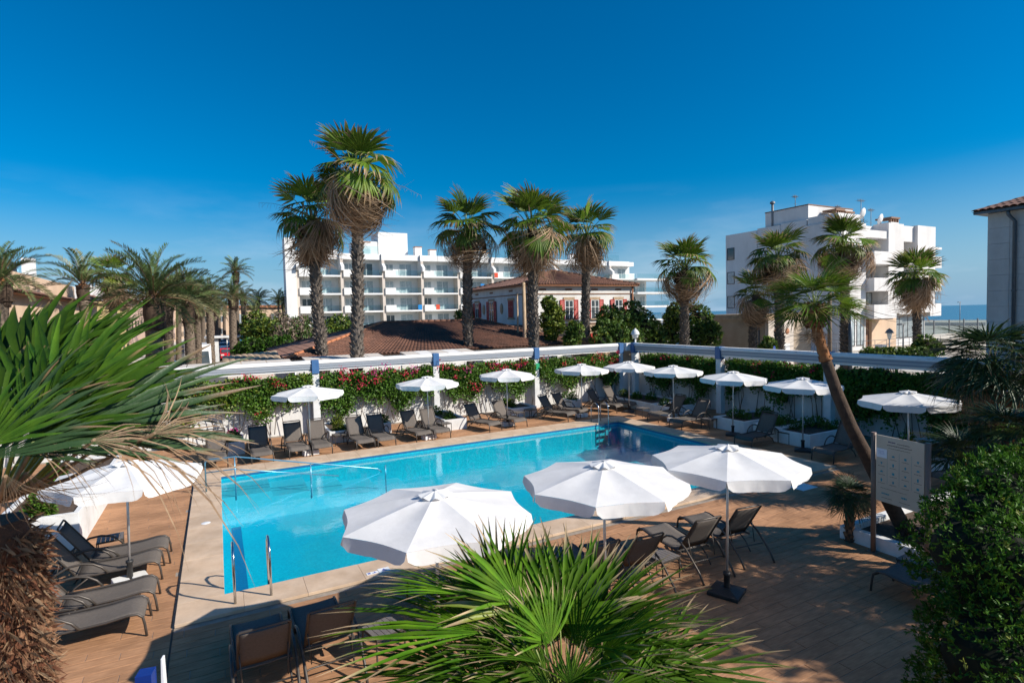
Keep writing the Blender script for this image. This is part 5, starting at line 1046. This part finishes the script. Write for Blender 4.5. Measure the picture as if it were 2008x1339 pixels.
MB('brown_trim').box(4.61,.9,-.05,7.2,1.0,3.39).obj('timber_door', ap_); MB('cream').box(7.21,.6,-.05,12.2,1.58,3.38).obj('porch_wall', ap_)
win(ap_, 15.4, .9, 7.4, 2.6, 1.0, 'frame_brown', 'pane_curtain', 3, 'shop_window'); MB('apt_white').box(11.6,1.01,-.1,19.3,1.59,3.89).obj('wall', ap_)
def slot_chimney(parent, x, y, z, w_, h_):
    o = MB('apt_white').box(x,y,z,x+w_,y+w_,z+h_).obj('chimney', parent); mb = MB('brown_trim')
    for k in range(4): xx = x+k*(w_-.16)/3; mb.box(xx,y,z+h_,xx+.16,y+.3,z+h_+.42)
    mb.box(x-.12,y-.12,z+h_+.421,x+w_+.12,y+w_+.12,z+h_+.62); mb.obj('chimney_cap', o)
for x, y, z, w_, h_ in ((3.0,2.2,14.9,1.4,.35),(5.1,2.4,14.1,1.5,1.05),(7.3,3.0,14.1,1.1,.3),(14.7,2.6,14.1,1.7,1.0)): slot_chimney(ap_,x,y,z,w_,h_)
MB('lamp_grey').tube([(.6,8.5,14.4),(.6,8.5,17.4)],.14,8).lathe([(.0,17.75),(.3,17.6),(.3,17.4)],10,0,(.6,8.5,0)).obj('flue', ap_)
def antenna(parent, x, y, z, h_, s=1.0):
    mb = MB('lamp_grey'); mb.tube([(x,y,z),(x,y,z+h_)],.035,5); mb.tube([(x-.7*s,y,z+h_-.2),(x+.7*s,y,z+h_-.2)],.025,4)
    for k in range(6): q = x-.65*s+k*.24*s; mb.tube([(q,y-.28,z+h_-.2),(q,y+.28,z+h_-.2)],.015,4); mb.tube([(q,y,z+h_-.4),(q,y,z+h_)],.014,4)
    mb.tube([(x-.4*s,y,z+h_*.35),(x+.4*s,y,z+h_*.35)],.02,4); return mb.obj('antenna', parent)
antenna(ap_,10.0,3.5,14.1,3.6); antenna(ap_,12.6,3.8,14.1,2.7,.8); antenna(ap_,4.6,3.0,14.9,1.6,.7); antenna(ap_,1.3,6,16.4,1.6,.6)
def dish(parent, x, y, z, r_):
    o = MB('white_paint').lathe([(0,0),(r_*.4,.03),(r_*.75,.11),(r_,.22),(r_,.25),(r_*.75,.15),(0,.03)],18).obj('satellite_dish', parent, (x,y,z)); o.rotation_euler = (R(-70),R(-25),0)
    MB('lamp_grey').tube([(x,y+.15,z-1.0),(x,y+.15,z)],.04,6).obj('dish_mast', parent)
dish(ap_,6.4,1.0,15.3,.62); dish(ap_,12.1,2.2,15.2,.62)
# ---- beige garage with meter boxes
gb = thing('garage', 'low beige flat-roofed garage with a moulded cornice', 'garage', (39,30.3,0))
MB('garage_beige').box(0,0,-.05,6,6.6,3.85).obj('wall', gb); mb = MB('stone_beige'); mb.box(-.15,-.15,3.851,6.1,6.75,4.05); mb.box(-.05,-.05,4.051,6.05,6.7,4.35); mb.obj('cornice', gb)
MB('hotel_beige').box(.1,-.35,-.05,3.2,-.01,3.8).obj('rendered_front', gb)
for x in (.35,1.55): o = MB('white_paint').box(x,-.44,.2,x+1.05,-.36,1.9).obj('meter_box', gb, bev=.01); MB('orange').box(x+.45,-.446,1.0,x+.6,-.441,1.15).obj('warning_plate', o)
MB('zinc').tube([(-.08,.4,0),(-.08,.4,3.8)],.05,8).obj('downpipe', gb)
for x in (1.0,2.4): MB('terracotta').lathe([(0,.05),(.22,.04),(.26,0)],14).obj('round_plaque', gb, (x,-.36,2.9)).rotation_euler = (math.pi/2,0,0)
# ---- grey panelled building at the right edge
gr = thing('panelled_building', 'grey stone-panelled building with tiled eaves at the right edge', 'building', (29.3,11.7,0))
GH = 8.5
MB('grout').box(.03,-14,-.05,9,0,GH).obj('wall', gr)
pmh = MB('grey_panel').box(-.02,0,0,.03,.752,.652).mesh('panel', bev=.006)
for i in range(16):
    for j in range(13): link('panel', pmh, gr, (0,-(i+1)*.76+.004,j*.66-.02))
MB('zinc').box(-.42,-14,GH+.03,.02,.35,GH+.15).box(.021,.01,GH+.03,9,.35,GH+.15).obj('gutter', gr); MB('zinc').tube([(-.30,-.8,GH+.05),(-.28,-.8,GH-.12),(-.1,-.95,GH-.42),(-.09,-.95,0)],.065,10).obj('downpipe', gr)
for z in (2.2,5.2): MB('zinc').lathe([(.085,0),(.085,.08)],10,0,(-.09,-.95,z)).obj('pipe_collar', gr)
tile_slope((-.48,.4,GH+.16),(-.48,-14,GH+.16),(4,-3.5,GH+1.7),(4,-14,GH+1.7),.26,'roof_tile_pink',12,.06,'roof_slope',gr); tile_slope((9,.4,GH+.16),(-.48,.4,GH+.16),(5,-3.5,GH+1.7),(4,-3.5,GH+1.7),.26,'roof_tile_pink',12,.06,'roof_slope',gr)

# ---- cream and yellow houses along the street at left
def street_house(label, y0, y1, h_, mat, x0=-13, dep=10, terrace=False, tile=True, seed=0, name='terraced_house'):
    root = thing(name, label, 'house', (x0,y0,0), 0, 'houses along the street at left'); Ly = y1-y0; r = random.Random(seed)
    MB(mat).box(-dep,0,-.05,0,Ly,h_).obj('wall', root)
    if tile:
        tile_slope((.7,-.1,h_-.05),(.7,Ly+.1,h_-.05),(-1.6 if terrace else -dep/2,-.1,h_+.55 if terrace else h_+1.5),(-1.6 if terrace else -dep/2,Ly+.1,h_+.55 if terrace else h_+1.5),.3,'roof_tile_pink',6,.05,'roof_slope',root)
        MB('terracotta').box(-.02,-.1,h_-.14,.62,Ly+.1,h_-.06).obj('eave', root)
    if terrace:
        MB(mat).box(-2.2,.2,h_+.1,-1.61,Ly-.2,h_+1.7).obj('parapet', root)
    else: MB(mat).box(-dep,.02,h_+.001,-dep/2-.5,Ly-.02,h_+.6).obj('parapet', root)
    k = max(2,int(Ly/3.2)); nfl = max(1,int(h_/3))
    for f in range(nfl):
        for i in range(k):
            yy = (i+.5)*Ly/k; o = win(root, yy, .9+f*3.0, 1.1, 1.4, 0, 'frame_brown', r.choice(['pane_dark','pane_curtain']), 1); o.rotation_euler = (0,0,math.pi/2)
    for i in range(max(1,k//2)):
        yy = r.uniform(.5,Ly-1.5); o = MB('hotel_white').box(-4,yy,h_+.3,-3.1,yy+.9,h_+2.0+r.random()).obj('chimney', root)
    return root
a1 = street_house('pink terraced building with a long roof terrace, behind the left palm leaves', 36.8, 65.5, 6.7, 'cream', -10, 10, True, True, 1)
MB('black_plastic').box(-4.5,18.0,8.25,-4.44,20.8,10.05).box(-4.5,21.2,8.25,-4.44,23.4,10.05).obj('terrace_screen', a1); MB('rail_blue').tube([(-4.4,17.9,8.2),(-4.4,17.9,10.1)],.05,5).tube([(-4.4,21,8.2),(-4.4,21,10.1)],.05,5).tube([(-4.4,23.5,8.2),(-4.4,23.5,10.1)],.05,5).obj('screen_post', a1)
MB('black_plastic').box(-4.5,1.0,8.25,-4.44,3.6,9.9).obj('terrace_screen', a1); antenna(a1,-4.2,14.2,8.2,3.6)
o = MB('cream').box(-4.2,8.25,9.1,-3.2,10.1,10.6).obj('chimney', a1); MB('lamp_grey').box(-4.1,9.2,10.61,-3.3,10.0,11.3).obj('chimney_pot', o)
a2 = street_house('white house with small white chimneys behind the pink terrace', 66, 71, 8.6, 'apt_white', -12.2, 9, False, False, 2)
street_house('yellow house with a tiled eave behind the feathery palms', 71.3, 88, 7.2, 'yellow_wall', -10.2, 8, False, True, 3)
street_house('pale pink house behind the largest feathery palm', 88.4, 112, 8.0, 'pink_wall', -10, 9, True, True, 4)
street_house('cream house behind the paired palm trunks', 112.5, 140, 7.6, 'cream', -10, 9, False, True, 5)
street_house('peach house farther up the street', 141, 172, 8.4, 'pink_wall', -9.8, 9, True, True, 6)
street_house('distant cream block seen between the street palm trunks', 174, 202, 9.0, 'cream', -9.2, 9, True, True, 7)
v1 = thing('villa', 'cream villa with a flat terracotta roof edge between hotel and street palms', 'villa', (2.2,118,0)); MB('cream').box(0,0,-.05,14,9,7.4).obj('wall', v1); MB('terracotta').box(-.4,-.4,7.41,14.4,9.4,7.9).obj('roof_edge', v1); MB('cream').box(1,-.9,3.2,12,-.01,4.2).obj('balcony', v1)
for x in (2.2,5,8,11): win(v1,x,4.4,1.5,1.9,0,'frame_white','pane_curtain',1)
for x in (2.2,5,8,11): win(v1,x,.9,1.5,1.5,0,'frame_white','pane_dark',1)
v2 = thing('villa', 'pale peach block closing the street behind the far palms', 'villa', (-8.5,205,0)); MB('cream').box(0,0,-.05,26,9,8.6).obj('wall', v2); MB('terracotta').box(-.3,-.3,8.61,26.3,9.3,9.0).obj('roof_edge', v2)
for x in range(2,25,4):
    for z in (1.0,5.0): win(v2,x,z,1.6,1.9,0,'frame_white','pane_dark',1)

# ================================================================== STREET THINGS
def car(label, x, y, rz, paint, name='parked_car', van=False):
    root = thing(name, label, 'van' if van else 'car', (x,y,0), rz, 'vehicles along the street'); hw = .86 if not van else 1.02
    if van: prof = [(-2.9,.35),(2.75,.35),(2.9,.6),(2.88,1.15),(2.45,1.75),(2.2,2.75),(1.9,2.86),(-2.8,2.86),(-2.9,2.75)]
    else: prof = [(-2.0,.3),(2.0,.3),(2.12,.5),(2.08,.82),(1.9,.92),(1.15,1.0),(.45,1.46),(-.9,1.5),(-1.75,1.12),(-2.05,1.05),(-2.12,.6)]
    MB(paint).prism(prof,'y',-hw,hw).obj('body', root, bev=.06)
    if van:
        MB('pane_dark').add([(2.905,-.9,1.15),(2.905,.9,1.15),(2.42,.82,2.25),(2.42,-.82,2.25),(2.86,-.9,1.13),(2.86,.9,1.13),(2.37,.82,2.25),(2.37,-.82,2.25)],[(0,1,2,3),(4,7,6,5),(0,4,5,1),(1,5,6,2),(2,6,7,3),(3,7,4,0)]).obj('windscreen', root)
        for s in (-1,1): MB('pane_dark').box(1.2,s*1.03-.01,1.35,2.2,s*1.03+.01,2.05).obj('side_window', root)
    else:
        MB('pane_dark').prism([(.62,.92+.44),(1.16,1.03),(1.20,1.04),(.66,1.40)],'y',-.72,.72).obj('windscreen', root); MB('pane_dark').prism([(-1.0,1.46),(-1.72,1.17),(-1.77,1.2),(-1.02,1.50)],'y',-.70,.70).obj('rear_window', root)
        for s in (-1,1): MB('pane_dark').prism([(.95,1.05),(.42,1.38),(-.85,1.42),(-1.5,1.12),(-1.4,1.02)],'y',s*.862-.006,s*.862+.006).obj('side_window', root)
    wx = (1.75,-1.8) if van else (1.3,-1.25)
    for q in wx:
        for s in (-1,1):
            wl = MB('tyre').lathe([(.12,-.1),(.30,-.1),(.33,-.06),(.33,.06),(.30,.1),(.12,.1)],16).obj('wheel', root, (q,s*(hw-.08),.33)); wl.rotation_euler = (math.pi/2,0,0); MB('pole_steel').lathe([(0,.105),(.19,.105),(.2,.06),(.2,-.06),(.19,-.105),(0,-.105)],12).obj('rim', wl)
    fx = 2.9 if van else 2.1
    for s in (-1,1): MB('lamp_glass').box(fx-.04,s*.62-.17,.68,fx+.025,s*.62+.17,.86).obj('headlight', root); MB('lamp_red').box(-fx-.03,s*.68-.1,.72,-fx+.04,s*.68+.1,.95).obj('tail_light', root)
    MB('white_paint').box(fx-.02,-.26,.45,fx+.035,.26,.57).obj('number_plate', root); return root
car('white delivery van facing the terrace between two palm trunks', -1.55, 58.2, -D90, 'car_white', 'parked_van', True)
car('red car parked beyond the white kiosk', 1.1, 79, -D90, 'car_red')
car('blue car behind the red car', 1.2, 87, -D90, 'car_blue'); car('dark blue van behind the shrubs right of the street palms', 3.6, 84, -D90, 'car_teal', 'parked_van', True)
car('white car seen through the palm leaf tips at left', -4.0, 57, -D90+.4, 'car_white'); car('dark car beside the white one at left', -6.2, 52, -D90+.5, 'car_blue')
car('pale car far up the street', .9, 104, -D90, 'car_white'); car('second white van half hidden by the left palm leaves', -7.9, 46, -D90+.3, 'car_white', 'parked_van', True); car('grey-blue car farther up the street', 1.0, 120, -D90, 'car_teal')
kx = thing('kiosk', 'white street kiosk with a flat canopy beside the red car', 'kiosk', (-.3,67.5,0)); MB('white_paint').box(-.5,-.5,-.03,.4,2,3.1).obj('body', kx); MB('white_paint').box(-.9,-.9,3.101,2.6,2.3,3.3).obj('canopy', kx)
for x in (1.2,2.4): MB('white_paint').tube([(x,-.6,0),(x,-.6,3.1)],.05,6).obj('post', kx)
o = tag(MB('orange').lathe([(.3,0),(.3,.08),(.2,.3),(.06,.34)],10).obj('road_marker', None, (1.0,72,0)), 'small orange road marker in front of the red car', 'marker')
# lamps, poles, wires, sign
gl_ = at(1246,688,31.5); lm = thing('garden_lamp', 'round white-capped lamp above the corner of the pergola', 'lamp', (gl_.x,gl_.y,0)); MB('white_paint').tube([(0,0,0),(0,0,3.25)],.05,8).obj('post', lm); MB('lamp_glass').lathe([(.06,3.25),(.16,3.3),(.19,3.5)],12).obj('globe', lm); MB('white_paint').lathe([(.24,3.48),(.22,3.6),(.12,3.74),(.03,3.80),(.0,3.86)],14).obj('lamp_cap', lm)
def lamp_post(label, px_, py_, D, h_, kind):
    p = at(px_,py_,D); root = thing('street_lamp', label, 'street lamp', (p.x,p.y,0)); 
    if kind == 'arm': MB('lamp_grey').tube([(0,0,0),(0,0,h_)],[.08,.05],8).obj('post', root); MB('lamp_grey').box(-.75,-.12,h_-.06,.12,.12,h_+.06).obj('lamp_head', root)
    else: MB('lamp_grey').tube([(0,0,0),(0,0,h_-.9)],[.07,.05],8).obj('post', root); MB('lamp_glass').lathe([(.12,h_-.9),(.22,h_-.4)],8).obj('lantern', root); MB('lamp_grey').lathe([(.36,h_-.42),(.2,h_-.15),(0,h_)],8).obj('lamp_cap', root)
    return root
lamp_post('promenade lamp on a tall post before the open sea',1882,640,105,5.2,'arm'); lamp_post('lantern lamp on the pavement in front of the dark timber door',1744,680,47,2.9,'lantern'); lamp_post('slim lamp post right of the lantern lamp',1771,680,47,3.2,'arm'); lamp_post('pale lamp post far off at the sea edge',1300,628,150,4.4,'arm')
def pole(label, px_, py_, D, h_, r_, mat='twig', name='utility_pole'):
    p = at(px_,py_,D); return tag(MB(mat).tube([(0,0,-.05),(0,0,h_*.5),(0,0,h_)],[r_,r_*.9,r_*.75],8).obj(name, None, (p.x,p.y,0)), label, 'pole')
pole('wooden utility pole at the corner of the red-shuttered house',1029,660,39,7.0,.16,'stone_beige'); pole('thin leaning wooden pole beside the shaded house wall',1016,660,40,6.3,.08,'stone_beige'); pole('dark utility pole in front of the shop windows',1627,660,40,5.8,.16); pole('grey post beside the tall palm at the apartment corner',1667,670,40.5,4.3,.16,'zinc')
pp_ = at(1627,600,40)
for i, (dz, ex, ey, ez) in enumerate(((-.1,79,36.2,3.9),(-.4,79,36.2,3.2),(.1,68,36,6.2))):
    a, b_ = Vector((pp_.x,pp_.y,5.7+dz)), Vector((ex,ey,ez)); pts = [a.lerp(b_,k/10)-Vector((0,0,1.1*math.sin(math.pi*k/10))) for k in range(11)]; o_ = pts[0].copy()
    tag(MB('wire').tube([p-o_ for p in pts],.022,4).obj('cable', None, o_), ['upper sagging cable across the apartment front','lower sagging cable across the apartment front','cable rising from the pole to the balconies'][i], 'cable')
q = at(1517,706,36); rs = thing('road_sign', 'round blue road sign seen below the right-hand beam', 'road sign', (q.x,q.y,0)); MB('pole_steel').tube([(0,0,0),(0,0,2.2)],.03,8).obj('post', rs); o = MB('royal_blue').lathe([(0,.02),(.30,.02),(.32,0),(.30,-.02),(0,-.02)],20).obj('disc', rs, (0,-.05,2.05)); o.rotation_euler = (math.pi/2,0,.4)
# low terrace rails and walls at right, sea-front balustrade
tw = thing('terrace_wall', 'low pale wall with a metal railing along the apartment pavement', 'wall', (48,31,0)); MB('concrete').box(0,0,-.05,34,.3,.55).obj('wall', tw); rl_ = MB('lamp_grey')
for k in range(18): rl_.tube([(k*2,.15,.55),(k*2,.15,1.5)],.025,5)
rl_.tube([(0,.15,1.5),(34,.15,1.5)],.025,5); rl_.tube([(0,.15,1.05),(34,.15,1.05)],.02,5); rl_.obj('railing', tw)
wp = thing('gate_pillar', 'short white pillar with an orange notice on the apartment pavement', 'pillar', (at(1727,670,47).x,at(1727,670,47).y,0)); MB('white_paint').box(-.3,-.3,-.05,.3,.3,1.5).obj('body', wp); MB('orange').box(-.12,-.306,.7,.12,-.301,1.0).obj('notice', wp)
sf = thing('glass_fence', 'glass sea-front fence with white posts beyond the apartments', 'fence', (82,40,0)); MB('concrete').box(0,0,-.05,24,.4,.8).obj('base_wall', sf)
for k in range(6): MB('rail_glass').box(k*4+.1,.15,.801,k*4+3.8,.2,2.6).obj('glass_pane', sf); MB('lamp_grey').box(k*4-.05,.1,.801,k*4+.06,.25,2.7).obj('post', sf)
sw = thing('sea_wall', 'pale low wall along the beach beneath the sea horizon', 'wall', (150,60,0)); MB('concrete').box(0,0,-.05,1,330,.7).obj('wall', sw)
# pale canopies of the neighbouring cafe, just beyond the wall
def cafe(label, x0, x1, y0, y1, z, strip=0):
    root = thing('cafe_awning', label, 'awning', ((x0+x1)/2,(y0+y1)/2,0), 0, 'pale awnings beyond the far wall'); a, b_ = (x1-x0)/2, (y1-y0)/2; k = 5
    for i in range(k):
        xx0 = -a+2*a*i/k; xx1 = -a+2*a*(i+1)/k; MB('awning_cloth' if not strip else ('canvas' if i%2 else 'awning_cloth')).prism([(-b_,z-.25),(b_,z),(b_,z+.03),(-b_,z-.22)],'x',xx0+.02,xx1-.02).obj('cloth_panel', root)
    for sx in (-1,1):
        for sy in (-1,1): MB('frame_white').tube([(sx*(a-.1),sy*(b_-.1),0),(sx*(a-.1),sy*(b_-.1),z-.2 if sy < 0 else z-.01)],.04,6).obj('post', root)
    return root
cafe('pale awning behind the blossoming hedge, below the two close palms', 3.9, 8.0, 28, 31.4, 2.75); cafe('pale awning farther left beyond the far wall', -2.5, 3.3, 28, 31.2, 2.7); cafe('striped awning beyond the middle far posts', 9.2, 13.4, 28.2, 31.4, 2.75, 1)
sr = thing('tin_roof_shed', 'small grey corrugated shed roof left of the tiled hip roof', 'shed', (1.6,34.0,0)); MB('hotel_beige').box(-1.2,-1.2,-.05,1.3,2,2.35).obj('wall', sr); tile_slope((-1.4,-1.5,2.36),(1.5,-1.5,2.5),(-1.4,2.2,2.75),(1.5,2.2,2.95),.3,'stone_beige',3,.04,'roof_slope',sr)
bal = thing('balustrade', 'pale balustrade behind the right-hand hedge', 'balustrade', (24,22,0)); MB('concrete').box(0,-4,2.05,.3,4,2.2).box(0,-4,-.05,.3,4,1.4).obj('coping', bal); k_ = MB('concrete').lathe([(.07,1.4),(.11,1.55),(.06,1.8),(.09,2.05)],8).mesh('baluster')
for i in range(22): link('baluster', k_, bal, (.15,-3.8+i*.36,0))
gs = tag(MB('green_sign').box(-.12,-.01,-.16,.12,0,.16).obj('wall_notice', None, (14.22,BY-.215,2.12)), 'green notice fixed to the third far post', 'notice')

for o in bpy.data.objects:      # loose masses nobody could count
    if o.parent and o.name.split('.')[0] in ('roof_slope','foliage','flowers','stems','plants','skirt','boots','orange_bases','quoins','print','paper_print'): o['kind'] = 'stuff'
